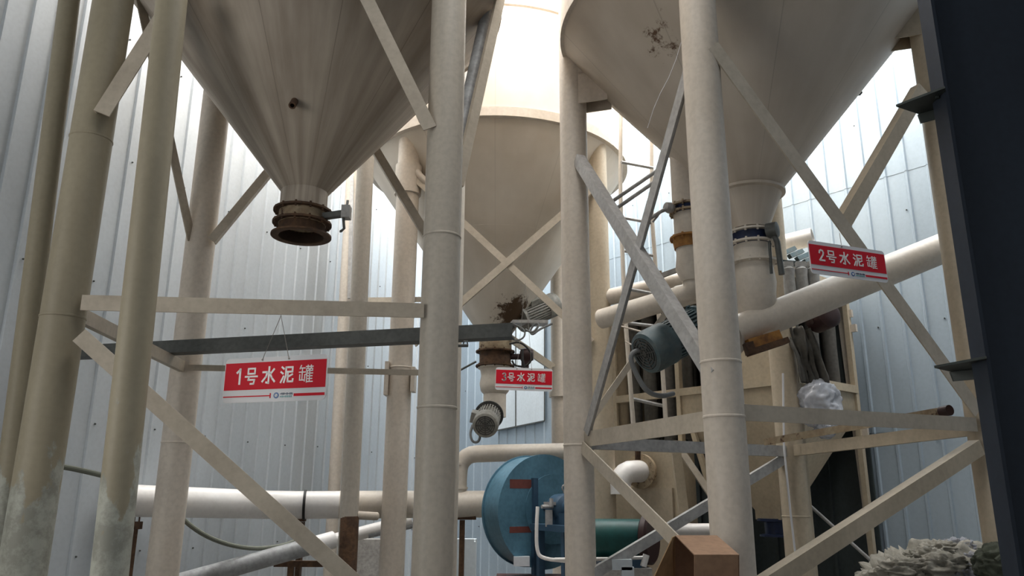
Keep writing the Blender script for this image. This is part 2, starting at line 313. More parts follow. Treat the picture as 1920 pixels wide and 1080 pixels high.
# ------------------------------------------------------------------ the setting
UL = V((0.338, 0.941, 0)); PL = V((-3.49, 8.8, 0)); NL = V((0.941, -0.338, 0))      # left wall: point, run, inward normal
UR = V((-0.644, 0.765, 0)); PR = V((4.78, 8.6, 0)); NR = V((-0.765, -0.644, 0))     # right wall
def rib_wall(name, p0, u, n, k0, k1, zt, m, phase=0.0, s=0.25, lap=0.0):
    bm = nb(); prof = []
    for k in range(k0, k1 + 1):
        c = k * s + phase
        prof += [(c - 0.024, 0), (c - 0.011, 0.020), (c + 0.011, 0.020), (c + 0.024, 0)]
    zs = [0.0, 2.2, 2.203, 5.28, 5.283, 7.5, 7.503, zt]; off = [0, 0, lap, lap, lap * 2, lap * 2, lap * 3, lap * 3]
    rows = [[bm.verts.new(p0 + u * a + n * (h + o) + V((0, 0, z))) for a, h in prof] for z, o in zip(zs, off)]
    for a, b in zip(rows, rows[1:]):
        for i in range(len(prof) - 1): bm.faces.new((a[i], a[i + 1], b[i + 1], b[i]))
    o = obj(name, bm, m, sharp=0.3); o['kind'] = 'structure'
    bs = nb()                                              # fixing screws, one row to each purlin
    for z in (0.9, 2.1, 3.45, 4.8, 6.1, 7.4):
        for k in range(k0, k1):
            if (k * 7 + int(z * 10)) % 3 != 0: continue
            c = p0 + u * (k * s + phase + 0.055) + n * 0.002 + V((0, 0, z + 0.02 * math.sin(k * 1.7)))
            lathe(bs, [(0.009, 0), (0.009, 0.010), (0.005, 0.015)], c, n, 6)
    sc = obj('wall_screws', bs, M['darksteel']); sc['kind'] = 'structure'
    return o
# corner of the two walls
den = UL.x * (-UR.y) + UR.x * UL.y
_a = ((PR.x - PL.x) * (-UR.y) + UR.x * (PR.y - PL.y)) / den
COR = PL + UL * _a
kL = int(_a / 0.25); _b = (COR - PR).dot(UR)
rib_wall('wall_left', PL, UL, NL, -26, kL, 8.7, M['wall'])
rib_wall('wall_right', PR, UR, NR, -22, int(_b / 0.25), 8.7, M['wall2'], 0.03, lap=0.004)
bm = nb(); lathe(bm, [(0.05, 0), (0.05, 8.7)], COR + V((0, -0.02, 0)), n=8); setp(obj('trim_1', bm, M['wall']), kind='structure')
bm = nb(); box(bm, (0, 5, -0.1), (30, 26, 0.2)); setp(obj('floor', bm, M['floor']), kind='structure')
bm = nb(); box(bm, (0, -1.3, 8.78), (24, 12.8, 0.12)); setp(obj('ceiling', bm, M['roof']), kind='structure')
# newer sheets let into the right wall
bm = nb()
def on_wr(px, py, off):
    d = P(px, py, 1.0) - CAM; q = PR + NR * off - CAM; t = q.dot(NR) / d.dot(NR); return CAM + d * t
pts = [on_wr(x, y, 0.06) for x, y in ((932, 600), (1020, 585), (1020, 789), (965, 801), (932, 807))]
extrude_poly(bm, pts, -NR * 0.03)
setp(obj('trim_2', bm, M['patch']), kind='structure')
bm = nb()
for (x0, y0, x1, y1) in ((967, 590, 967, 800), (1021, 585, 1021, 789), (932, 807, 1021, 789)):
    bar(bm, on_wr(x0, y0, 0.065), on_wr(x1, y1, 0.065), 0.022, 0.012, NR)
setp(obj('trim_3', bm, M['darksteel']), kind='structure')

# ------------------------------------------------------------------ silos
def pole_xy(px, Y): p = P(px, 540, Y); return V((p.x, p.y, 0))
LEGR = 0.138
def leg(parent, xy, ztop, m, r=LEGR, seams=(), ztopcut=None):
    bm = nb(); pr = [(r, 0.02)]
    for z in sorted(seams): pr += [(r, z - 0.009), (r + 0.004, z - 0.005), (r + 0.004, z + 0.005), (r, z + 0.009)]
    pr.append((r, ztop)); lathe(bm, pr, (xy.x, xy.y, 0), n=32)
    l = obj('leg', bm, m, parent)
    b2 = nb(); box(b2, (xy.x, xy.y, 0.01), (0.42, 0.42, 0.02)); obj('foot_plate', b2, M['rust'], l)
    return l
def shell(parent, c, prof, m, n=96, lip=0.03):
    bm = nb(); lathe(bm, prof, (c.x, c.y, 0), n=n); 
    bmesh.ops.recalc_face_normals(bm, faces=bm.faces[:])
    me_o = obj('hopper', bm, m, parent, sharp=0.5); return me_o
def brace(parent, a, b, w, out, m=None, kind='angle', flip=1, name='brace', label=None, d=None):
    bm = nb(); p, q = P(*a), P(*b)
    if kind == 'angle': angle_iron(bm, p, q, w, out, flip, d=d)
    elif kind == 'channel': channel(bm, p, q, w, out, d=d)
    elif kind == 'tube': tube(bm, p, q, w / 2, 14)
    else: bar(bm, p, q, w, w * 0.6, out)
    return obj(name, bm, m or M['brace'], parent, label)

# ---- silo by the left wall (sign 1)
A, C = pole_xy(127, 5.05), pole_xy(826, 5.4)
B, D = pole_xy(366, 7.2), V((-0.64, 7.6, 0))
c1 = V((-1.82, 6.30, 0)); R1 = 1.68; zr1 = 5.90
s1 = thing('cement_silo', 'brown dusty cement silo with open rusty bottom valve, above the sign numbered 1', 'silo', (c1.x, c1.y, zr1), 'cement silos')
zn1 = ZH(565, 362, c1.y)
sh1 = shell(s1, c1, [(0.20, zn1 - 0.20), (0.20, zn1), (R1 - 0.02, zr1 - 0.03), (R1, zr1), (R1, 8.2), (0.3, 8.55)], M['hop_brown'])
bm = nb(); lathe(bm, [(R1 + 0.001, zr1 - 0.03), (R1 + 0.03, zr1 - 0.03), (R1 + 0.03, zr1 + 0.06), (R1 + 0.001, zr1 + 0.06)], (c1.x, c1.y, 0), n=96); obj('rim', bm, M['cream'], s1)
bm = nb()                                                     # small test socket on the cone
q = P(549, 196, 5.62); ax = V((q.x - c1.x, q.y - c1.y, -0.75)).normalized()
lathe(bm, [(0.030, -0.12), (0.030, 0.025), (0.018, 0.025), (0.018, -0.05)], q, ax, 16)
obj('test_socket', bm, M['rust'], s1)
leg(s1, A, 7.6, M['leg_shaded_dirt'], seams=(2.62, ZH(150, 262, 5.05)))
leg(s1, C, 7.6, M['leg_grey'], seams=(ZH(812, 765, 5.4), ZH(820, 445, 5.4)))
leg(s1, B, 7.6, M['cream'], seams=(ZH(310, 830, 7.2),))
leg(s1, D, 7.6, M['leg_grey'])
oAC = (0.16, -0.98, 0); oAB = (-0.98, 0.0, 0); oBD = (0.15, -0.98, 0)
brace(s1, (152, 567, 4.95), (795, 582, 5.27), 0.104, oAC, name='crossbeam', flip=-1)
brace(s1, (150, 588, 5.1), (352, 690, 7.15), 0.10, (0.95, -0.3, 0), name='crossbeam', kind='channel')
brace(s1, (352, 689, 7.05), (800, 699, 7.45), 0.055, oBD, name='crossbeam', flip=-1)
brace(s1, (148, 628, 4.90), (790, 1205, 5.28), 0.105, oAC, flip=1)
brace(s1, (190, 212, 4.90), (330, -10, 5.0), 0.115, oAC, flip=-1)
brace(s1, (806, 240, 5.26), (660, -60, 5.15), 0.105, oAC, flip=1)
brace(s1, (360, 450, 7.1), (262, -10, 6.0), 0.10, (0.9, -0.4, 0), flip=1)
brace(s1, (396, 450, 7.1), (520, 300, 7.25), 0.085, oBD, flip=1)
brace(s1, (700, 272, 7.35), (812, 460, 7.48), 0.085, oBD, flip=1)
brace(s1, (862, 345, 5.75), (948, -40, 6.15), 0.085, (0.6, -0.8, 0), kind='channel', flip=-1)
# old steel pipe strapped beside that brace
bm = nb(); tube(bm, P(852, 300, 5.95), P(922, -20, 6.3), 0.055, 18)
one('conduit', bm, M['greypipe'], 'rough dark grey steel pipe running up behind the central post', 'pipe')
# valve at the bottom
def butterfly_valve(label, c, z, r, mats, lever=None, h=0.18, group=None):
    """z = top of valve; body between two flanges"""
    t = thing('butterfly_valve', label, 'valve', (c.x, c.y, z - h), group)
    b = nb(); lathe(b, [(r * 0.98, z - h), (r * 0.98, z)], (c.x, c.y, 0), n=36); obj('valve_body', b, mats[0], t)
    for zz in (z - 0.02, z - h + 0.005):
        b = nb(); lathe(b, [(r, zz), (r * 1.22, zz), (r * 1.22, zz + 0.018), (r, zz + 0.018)], (c.x, c.y, 0), n=36)
        bolts(b, (c.x, c.y, zz + 0.009), (0, 0, 1), r * 1.13, 12, 0.010, 0.05); obj('flange', b, mats[1], t)
    return t
zv = zn1 - 0.165
vt = butterfly_valve('rusty butterfly valve hanging open below the brown silo cone', c1, zv, 0.205, (M['rustcream'], M['rust']), h=0.135)
bm = nb(); z0 = zv - 0.135
lathe(bm, [(0.195, z0), (0.195, z0 - 0.085), (0.255, z0 - 0.09), (0.255, z0 - 0.105), (0.19, z0 - 0.105), (0.185, z0 + 0.02)], (c1.x, c1.y, 0), n=40, cap=(False, True))
obj('outlet_spigot', bm, M['rust'], vt)
bm = nb(); lathe(bm, [(0.186, z0 - 0.1), (0.186, z0 + 0.015)], (c1.x, c1.y, 0), n=32, cap=(False, True)); obj('pipe_lining', bm, M['inside'], vt)
ax = V((0.93, -0.36, 0)); q = V((c1.x, c1.y, zv - 0.08)) + ax * 0.22
bm = nb(); bar(bm, q, q + ax * 0.20, 0.055, 0.05, (0, 0, 1)); obj('shaft_bracket', bm, M['darksteel'], vt)
bm = nb(); q2 = q + ax * 0.2; box(bm, q2 + V((0.02, 0, 0.01)), (0.07, 0.09, 0.11)); tube(bm, q2 + V((0.02, 0, 0.05)), q2 + V((0.025, 0, 0.12)), 0.012, 8)
obj('shaft_head', bm, M['galv'], vt)
bm = nb(); path(bm, [q2 + V((0, -.02, -.03)), q2 + V((0.015, -.02, -.14)), q2 + V((-0.01, -.02, -.165)), q2 + V((-.02, -.02, -.165))], 0.012, 8); obj('lever', bm, M['darksteel'], vt)

# ---- silo in the middle at the back (sign 3)
c3 = V((-0.22, 10.2, 0)); R3 = 1.79; zr3 = 5.88
s3 = thing('cement_silo', 'pale brightly lit cement silo at the back, above the sign numbered 3', 'silo', (c3.x, c3.y, zr3), 'cement silos')
zn3 = ZH(920, 628, c3.y)
shell(s3, c3, [(0.215, zn3 - 0.24), (0.215, zn3), (R3 - 0.02, zr3 - 0.03), (R3, zr3), (R3, 8.2), (0.3, 8.55)], M['hop_pale'])
bm = nb(); lathe(bm, [(R3 + 0.001, zr3 - 0.02), (R3 + 0.05, zr3 - 0.02), (R3 + 0.05, zr3 + 0.10), (R3 + 0.001, zr3 + 0.10)], (c3.x, c3.y, 0), n=96); obj('rim', bm, M['cream'], s3)
bm = nb(); lathe(bm, [(R3, 7.40), (R3 + 0.02, 7.42), (R3 + 0.02, 7.48), (R3, 7.50)], (c3.x, c3.y, 0), n=96); obj('shell_band', bm, M['cream'], s3)
bm = nb(); zz = ZH(940, 432, 9.4); rr = 0.215 + (zz - zn3) * (R3 - 0.235) / (zr3 - zn3)
lathe(bm, [(rr - 0.01, zz - 0.008), (rr + 0.012, zz), (rr + 0.01, zz + 0.01)], (c3.x, c3.y, 0), n=80, cap=(False, False)); obj('weld_seam', bm, M['hop_pale'], s3)
K, Rf = pole_xy(757, 9.0), pole_xy(1124, 9.2)
Sb, Kb = pole_xy(1048, 11.3), V((-1.62, 11.3, 0))
legs3 = [leg(s3, K, ZH(760, 265, 9.0), M['cream'], 0.14, seams=(ZH(740, 690, 9.0),)), leg(s3, Rf, 5.9, M['tan'], 0.13), leg(s3, Sb, 5.6, M['cream'], 0.13), leg(s3, Kb, 5.6, M['cream'], 0.13)]
for xy, px, ys in ((K, 763, (312, 366)), (Sb, 1045, (690, 745))):
    yy = xy.y; za, zb = ZH(px, ys[1], yy), ZH(px, ys[0], yy)
    bm = nb(); lathe(bm, [(0.141, za), (0.165, za), (0.165, zb), (0.141, zb)], (xy.x, xy.y, 0), n=24); obj('sleeve', bm, M['cream'], s3)
for px, y0, y1 in ((727, 680, 742), (776, 690, 735)):
    z0, z1 = ZH(px, y1, 8.95), ZH(px, y0, 8.95); q = P(px, 700, 8.95); bm = nb(); box(bm, (q.x, q.y, (z0 + z1) / 2), (0.045, 0.2, z1 - z0)); obj('clamp_plate', bm, M['cream'], s3)
bm = nb(); q = P(782, 330, 8.95); path(bm, [P(772, 312, 8.95), P(790, 335, 8.9), P(812, 352, 8.95)], 0.05, 12, 1); obj('stub_pipe', bm, M['cream'], s3)
o3 = (0.08, -1, 0)
brace(s3, (772, 328, 8.88), (1110, 641, 9.05), 0.085, o3, flip=-1)
brace(s3, (775, 644, 8.86), (1110, 353, 9.03), 0.085, o3, flip=1)
brace(s3, (650, 563, 11.25), (905, 560, 11.4), 0.08, o3, name='crossbeam', flip=-1)
brace(s3, (955, 632, 10.9), (1040, 690, 11.2), 0.10, o3, flip=1)
bm = nb(); lathe(bm, [(0.216, zn3 - 0.235), (0.219, zn3 - 0.23), (0.219, zn3 - 0.01), (0.216, zn3)], (c3.x, c3.y, 0), n=36); obj('outlet_neck', bm, M['rustcream'], s3, 'flaking rusty neck')
# outlet of the middle silo
zt3 = zn3 - 0.22
v3 = butterfly_valve('rusty flanged valve under the pale back silo, above a motor', c3, zt3, 0.215, (M['rust'], M['rust']), h=0.22)
bm = nb(); q = V((c3.x - 0.25, c3.y - 0.1, zt3 - 0.16)); path(bm, [q, q + V((-0.2, -.05, -0.12)), q + V((-0.22, -.05, -.10)), q + V((-0.25, -.05, -.13))], 0.014, 8); obj('lever', bm, M['darksteel'], v3)
bm = nb(); ax = V((1, -0.1, 0)); q = V((c3.x, c3.y, zt3 - 0.08)) + ax * 0.2
tube(bm, q, q + ax * 0.17, 0.04, 12); lathe(bm, [(0.05, 0.13), (0.085, 0.15), (0.10, 0.24), (0.07, 0.31)], q + V((0, 0, 0.02)), ax, 14); box(bm, q + ax * 0.2 + V((0, 0, -0.08)), (0.1, 0.08, 0.14)); obj('actuator', bm, M['maroon'], v3)
z0 = zt3 - 0.22
bm = nb(); zb = ZH(915, 760, c3.y)
lathe(bm, [(0.15, z0 - 0.66), (0.15, z0 - 0.36), (0.185, z0 - 0.32), (0.205, z0 - 0.22), (0.185, z0 - 0.12), (0.20, z0 - 0.03), (0.23, z0 - 0.02), (0.23, z0), (0.15, z0)], (c3.x, c3.y, 0), n=32)
one('outlet_pipe', bm, M['pipe'], 'bulging cream outlet pipe below the rusty valve of the back silo', 'pipe')

def motor(label, o, ax, r, L, mats, up=(0, 0, 1), fins=28, group=None, box_side=(1, 0, 0), endr=1.22, tail=0.3, name='electric_motor'):
    """o = centre of the drive-end flange, ax points to the fan cover"""
    o = V(o); x, y, d = frame_of(ax); t = thing(name, label, 'motor', o, group)
    b = nb(); pts = []
    for i in range(fins):
        for k, rr in ((0, 1.0), (0.45, 1.0), (0.5, 0.86), (0.95, 0.86)):
            a = 2 * math.pi * (i + k) / fins; pts.append(o + d * (0.06 * L) + x * (math.cos(a) * r * rr) + y * (math.sin(a) * r * rr))
    extrude_poly(b, pts, d * (L * (0.92 - tail))); obj('finned_housing', b, mats[0], t, sharp=0.3)
    b = nb(); lathe(b, [(r * endr, 0), (r * endr, 0.05 * L), (r * 0.98, 0.06 * L), (r * 0.98, 0.1 * L)], o, d, 36); bolts(b, o + d * 0.05 * L, d, r * 1.12, 8, 0.012, 0.03); obj('end_flange', b, mats[1], t)
    b = nb(); lathe(b, [(r * 0.9, (0.96 - tail) * L), (r * 1.05, (0.965 - tail) * L), (r * 1.05, 0.92 * L), (r * 0.98, 0.98 * L), (r * 0.80, L), (r * 0.78, 0.985 * L)], o, d, 36); fc = obj('fan_cover', b, mats[0], t)
    b = nb()
    for rr in (0.22, 0.38, 0.54, 0.70):
        lathe(b, [(r * rr, 0.986 * L), (r * rr, 1.0 * L), (r * (rr + 0.07), 1.0 * L), (r * (rr + 0.07), 0.986 * L)], o, d, 28, cap=(False, False))
    for i in range(8):
        a = 2 * math.pi * i / 8; v = x * math.cos(a) + y * math.sin(a); bar(b, o + d * (0.99 * L) + v * r * 0.1, o + d * (0.99 * L) + v * r * 0.79, 0.012, 0.01, d)
    lathe(b, [(r * 0.14, 0.98 * L), (r * 0.14, 1.004 * L)], o, d, 16); obj('grille', b, mats[2], fc)
    b = nb(); bs = V(box_side).normalized(); c = o + d * (0.4 * L) + bs * (r * 1.13); oth = d.cross(bs)
    obox(b, c, bs * (r * 0.24), d * (L * 0.16), oth * (r * 0.42)); obj('terminal_box', b, mats[0], t)
    return t
q = P(917, 778, 10.05); ax = (P(909, 800, 9.55) - q).normalized()
m3t = motor('dusty grey motor with round fan grille hanging under the back silo outlet', q, ax, 0.155, 0.50, (M['motorgrey'], M['grille'], M['grille']), box_side=(-1, 0, 0.2))
bm = nb(); qq = P(886, 800, 9.75); path(bm, [qq + V((0, 0, 0.02)), qq + V((-0.03, -0.05, -0.10)), qq + V((0.01, -0.06, -0.2)), qq + V((0.09, -0.05, -0.19)), qq + V((0.1, -0.02, -0.06)), qq + V((0.07, 0.02, 0.02))], 0.016, 8, 2)
one('cable', bm, M['cable'], 'short grey cable loop dangling from the hanging motor', 'cable')
# dusty vibrator motor at the cone side, with cables
q = P(972, 600, 10.25)
bm = nb()
vm = motor('dust covered finned motor clamped to the back silo cone', P(975, 598, 10.15), (P(1035, 572, 10.35) - P(975, 598, 10.15)), 0.16, 0.62, (M['motorgrey'], M['motorgrey'], M['grille']), box_side=(0, -0.6, 0.8))
bm = nb(); box(bm, P(992, 606, 10.1), (0.5, 0.25, 0.04)); obj('base_plate', bm, M['galv'], vm)
bm = nb(); path(bm, [P(960, 606, 9.9), P(985, 618, 9.85), P(983, 634, 9.85), P(965, 640, 9.85), P(952, 625, 9.9)], 0.012, 8, 2)
path(bm, [P(985, 618, 9.85), P(1000, 625, 9.85), P(1012, 608, 9.85), P(1003, 606, 9.86), P(993, 620, 9.86), P(998, 629, 9.85), P(1010, 618, 9.85), P(1035, 607, 9.9)], 0.015, 8, 2)
one('cable', bm, M['cable'], 'grey cable curled below the dusty motor on the back silo cone', 'cable')
bm = nb(); path(bm, [P(955, 645, 9.7), P(975, 640, 9.7), P(995, 658, 9.7), P(998, 675, 9.7), P(985, 688, 9.7), P(965, 686, 9.7), P(960, 676, 9.7)], 0.013, 8, 2)
path(bm, [P(980, 656, 9.7), P(979, 672, 9.68), P(983, 690, 9.68)], 0.016, 8, 1)
one('cable', bm, M['black'], 'black cable loop beside the rusty valve, above the sign numbered 3', 'cable')

# ---- silo on the right (sign 2)
G, H = pole_xy(1080, 7.2), pole_xy(1342, 5.2)
I, J = pole_xy(1809, 6.2), pole_xy(1456, 8.2)
c2 = V((2.19, 6.70, 0)); R2 = 1.70; zr2 = 5.90
s2 = thing('cement_silo', 'cream cement silo with two valved outlets, above the sign numbered 2', 'silo', (c2.x, c2.y, zr2), 'cement silos')
zn2 = ZH(1410, 362, c2.y); zm2 = ZH(1410, 432, c2.y)
shell(s2, c2, [(0.175, zm2), (0.175, zm2 + 0.03), (0.30, zn2 - 0.04), (0.335, zn2 - 0.03), (0.335, zn2 - 0.005), (0.30, zn2), (R2 - 0.02, zr2 - 0.03), (R2, zr2), (R2, 8.2), (0.3, 8.55)], M['hop_cream'])
bm = nb(); lathe(bm, [(R2 + 0.001, zr2 - 0.02), (R2 + 0.025, zr2 - 0.02), (R2 + 0.025, zr2 + 0.05), (R2 + 0.001, zr2 + 0.05)], (c2.x, c2.y, 0), n=96); obj('rim', bm, M['cream'], s2)
side = P(1291, 400, 6.95); side = V((side.x, side.y, 0)); zs = ZH(1290, 386, 6.95)
bm = nb(); lathe(bm, [(0.15, zs), (0.15, zs + 0.75)], (side.x, side.y, 0), n=28); obj('side_outlet', bm, M['cream'], s2)
for xy, seams, m in ((G, (ZH(1080, 835, 7.2),), M['cream']), (H, (ZH(1350, 680, 5.2), ZH(1360, 782, 5.2)), M['cream']), (I, (ZH(1840, 800, 6.2),), M['tan']), (J, (ZH(1485, 968, 8.2),), M['tan'])):
    leg(s2, xy, 7.4, m, seams=seams)
for xy, ya, yb, px in ((G, 150, 205, 1105), (I, 22, 75, 1672)):                      # welded brackets under the rim
    d = (c2 - xy).normalized(); s = V((-d.y, d.x, 0)); yy = xy.y
    za, zb = ZH(px, yb, yy), ZH(px, ya, yy); b = nb(); h = (zb - za)
    p0 = xy + d * 0.02
    for sg in (-1, 1):
        extrude_poly(b, [p0 + s * (0.11 * sg) + V((0, 0, za)), p0 + d * 0.36 + s * (0.11 * sg) + V((0, 0, za)), p0 + d * 0.36 + s * (0.11 * sg) + V((0, 0, zb)), p0 + s * (0.11 * sg) + V((0, 0, zb + 0.45))], s * 0.012)
    box_c = p0 + d * 0.18 + V((0, 0, zb + 0.0)); obox(b, box_c + V((0, 0, 0.0)), d * 0.18, s * 0.11, V((0, 0, 0.01)))
    obj('bracket', b, M['cream'] if xy is G else M['tan'], s2)
oHI = (0.41, -0.91, 0); oGH = (-0.93, -0.36, 0); oGJ = (0.4, -0.92, 0); oIJ = (-0.93, -0.36, 0)
brace(s2, (1338, 85, 5.08), (1835, 772, 6.02), 0.125, oHI, flip=-1)
brace(s2, (1732, 165, 5.98), (1586, 418, 5.62), 0.115, oHI, flip=1, m=M['tan'])
brace(s2, (1078, 298, 7.05), (1330, 705, 5.12), 0.11, oGH, flip=-1, m=M['galv'])
brace(s2, (1290, 120, 5.2), (1098, 812, 7.0), 0.10, oGH, flip=1, m=M['galv'])
brace(s2, (1112, 782, 7.1), (1262, 568, 7.6), 0.06, oGJ, flip=1)
brace(s2, (1262, 568, 7.6), (1440, 316, 8.05), 0.06, oGJ, flip=1)
for dy in (0, 14): brace(s2, (1137 + dy * 0.5, 385 + dy, 6.85), (1232 + dy * 0.1, 320 + dy * 1.2, 6.3), 0.035, (0, -1, 0), kind='tube', name='strut', m=M['galv'])
brace(s2, (1094, 824, 7.08), (1345, 786, 5.15), 0.135, oGH, name='crossbeam', flip=-1)
brace(s2, (1390, 773, 5.12), (1832, 796, 6.06), 0.108, oHI, name='crossbeam', flip=-1)
brace(s2, (1100, 830, 7.1), (1475, 846, 8.08), 0.11, oGJ, name='crossbeam', kind='channel', m=M['galv'])
brace(s2, (1476, 846, 8.15), (1822, 803, 6.2), 0.11, oIJ, name='crossbeam', kind='channel', m=M['tan'])
brace(s2, (1090, 838, 7.06), (1372, 1122, 5.1), 0.11, oGH, flip=1)
brace(s2, (1105, 1082, 7.1), (1470, 862, 8.1), 0.095, oGJ, flip=1, kind='channel', m=M['galv'])
brace(s2, (1842, 838, 6.05), (1395, 1130, 5.15), 0.115, oHI, flip=1, m=M['tan'])
bm = nb(); path(bm, [P(1468, 700, 7.98), P(1470, 840, 7.98), P(1482, 960, 7.98), P(1494, 1062, 7.98)], 0.011, 8); one('cable', bm, M['signwhite'], 'white cable running down the tan back post of the right silo', 'cable')
# loose steel angle lying on the crossbeams
bm = nb(); angle_iron(bm, P(1432, 829, 7.7), P(1772, 770, 6.15), 0.065, (-0.6, -0.8, 0), -1); tt = one('scrap_bar', bm, M['rustcream'], 'loose rusty steel bar lying across the crossbeams below the sign numbered 2', 'bar')
bm = nb(); tube(bm, P(1765, 772, 6.18), P(1781, 769, 6.1), 0.042, 14); obj('end_cap', bm, M['maroon'], tt)

# main outlet
z1, z2_, z3_, z4_ = (ZH(1410, y, c2.y) for y in (436, 462, 492, 600))
v2 = butterfly_valve('dark blue butterfly valve with long lever on the thick outlet of the right silo', c2, z1, 0.178, (M['valveblue'], M['pipe']), h=z1 - z2_)
bm = nb(); q = P(1447, 432, 6.5); lathe(bm, [(0.03, -0.05), (0.07, -0.04), (0.07, 0.05), (0.03, 0.06)], q, (0.8, -0.6, 0), 16); path(bm, [q, q + V((0.03, -0.03, -0.12)), q + V((0.04, -0.04, -0.42))], 0.026, 10); path(bm, [q + V((-0.03, 0, -.1)), q + V((-0.035, 0.0, -0.40))], 0.014, 8)
obj('lever', bm, M['darksteel'], v2)
bm = nb(); zz = z2_
lathe(bm, [(0.15, z4_ - 0.16), (0.15, z3_ - 0.46), (0.172, z3_ - 0.42), (0.178, z3_ - 0.30), (0.19, z3_ - 0.20), (0.178, z3_ - 0.1), (0.17, z3_ - 0.03), (0.22, z3_ - 0.02), (0.22, z3_), (0.17, z3_ + 0.005), (0.17, zz)], (c2.x, c2.y, 0), n=32)
bolts(bm, (c2.x, c2.y, z3_ - 0.01), (0, 0, 1), 0.20, 14, 0.01, 0.045)
one('outlet_pipe', bm, M['pipe'], 'thick cream outlet pipe below the blue valve with the long lever', 'pipe')
# screw conveyor under the main outlet
pa, pb = P(1368, 628, 6.6), P(1800, 452, 7.1)
sc1 = thing('screw_conveyor', 'fat cream screw conveyor tube rising behind the sign numbered 2', 'conveyor', (pa + pb) / 2)
bm = nb(); tube(bm, pa, pb, 0.143, 32); obj('tube', bm, M['pipe'], sc1)
d = (pb - pa).normalized()
bm = nb(); lathe(bm, [(0.144, 0), (0.185, 0), (0.185, 0.018), (0.144, 0.018)], pa, d, 32); obj('flange', bm, M['pipe'], sc1)
bm = nb(); bar(bm, P(1400, 648, 6.5), P(1458, 630, 6.55), 0.085, 0.13); obj('inspection_hatch', bm, M['orange'], sc1)
bm = nb(); bar(bm, P(1404, 662, 6.42), P(1474, 639, 6.5), 0.05, 0.10); bar(bm, P(1398, 655, 6.42), P(1412, 652, 6.42), 0.10, 0.10); obj('clamp_bar', bm, M['rust'], sc1)
q = P(1312, 612, 6.15); e = P(1226, 655, 5.95)
motor('dusty teal finned motor behind the crossed braces of the right silo', q, (e - q), 0.165, (e - q).length + 0.1, (M['tealgrey'], M['tealgrey'], M['grille']), box_side=(0.3, 0.2, 1), fins=30, tail=0.34, endr=1.1)
bm = nb(); tube(bm, P(1310, 613, 6.18), pa, 0.11, 20); one('gearbox', bm, M['motorgrey'], 'dusty gearbox between the teal motor and the fat conveyor', 'gearbox')
bm = nb(); path(bm, [P(1212, 662, 6.0), P(1195, 655, 5.95), P(1180, 668, 5.95), P(1192, 700, 5.98), P(1212, 735, 6.0), P(1240, 744, 6.1), P(1262, 738, 6.3)], 0.02, 10, 2)
one('flexible_conduit', bm, M['cable'], 'grey ribbed conduit hanging in a curve from the teal motor', 'conduit')
# side outlet
z1, z2_, z3_ = (ZH(1290, y, 6.95) for y in (388, 402, 442))
v2b = butterfly_valve('dark blue valve on the thin side outlet of the right silo, lever pointing left', side, zs + 0.0, 0.15, (M['valveblue'], M['rustcream']), h=0.09)
bm = nb(); q = P(1256, 390, 6.85); lathe(bm, [(0.04, -0.03), (0.055, 0), (0.045, 0.05)], q, (-0.9, -0.4, 0.1), 12); path(bm, [q, P(1240, 396, 6.8), P(1218, 410, 6.75)], 0.018, 8); path(bm, [P(1240, 396, 6.8), P(1224, 416, 6.78)], 0.010, 8); obj('lever', bm, M['galv'], v2b)
bm = nb(); zz = zs - 0.09; zr_ = ZH(1290, 448, 6.95)
lathe(bm, [(0.10, zr_ - 0.42), (0.15, zr_ - 0.30), (0.135, zr_ - 0.16), (0.14, zr_ - 0.05), (0.145, zr_), (0.145, zz)], (side.x, side.y, 0), n=28)
op = one('outlet_pipe', bm, M['pipe'], 'narrow cream outlet pipe with an orange rusted collar left of the front post', 'pipe')
bm = nb(); lathe(bm, [(0.141, zr_ - 0.10), (0.150, zr_ - 0.10), (0.165, zr_ - 0.01), (0.19, zr_ - 0.005), (0.19, zr_ + 0.012), (0.146, zr_ + 0.012)], (side.x, side.y, 0), n=28); bolts(bm, (side.x, side.y, zr_), (0, 0, 1), 0.172, 10, 0.011, 0.05); obj('collar', bm, M['orange'], op)
pa, pb = P(1128, 598, 8.0), P(1330, 541, 7.0)
sc2 = thing('screw_conveyor', 'cream screw conveyor tube running left below the narrow side outlet', 'conveyor', (pa + pb) / 2)
bm = nb(); tube(bm, pa, pb, 0.105, 28); obj('tube', bm, M['pipe'], sc2)
bm = nb(); q = V((side.x, side.y, zr_ - 0.4)); path(bm, [q, q + V((-0.0, 0, -0.12)), P(1272, 552, 7.15)], 0.085, 20, 2); obj('inlet_spout', bm, M['pipe'], sc2)
bm = nb(); q = P(1236, 548, 7.35); tube(bm, q, q + V((0, 0, 0.15)), 0.03, 10); box(bm, q + V((0, -0.02, 0.1)), (0.05, 0.05, 0.22)); obj('hanger', bm, M['rustcream'], sc2)
bm = nb(); tube(bm, P(1130, 560, 9.2), P(1300, 520, 8.9), 0.10, 24)
one('dust_pipe', bm, M['cream'], 'shaded cream pipe behind the left running conveyor tube', 'pipe')
bm = nb(); bar(bm, P(1232, 520, 7.9), P(1292, 498, 7.8), 0.05, 0.05); one('support_beam', bm, M['galv'], 'short grey steel beam behind the narrow side outlet', 'beam')

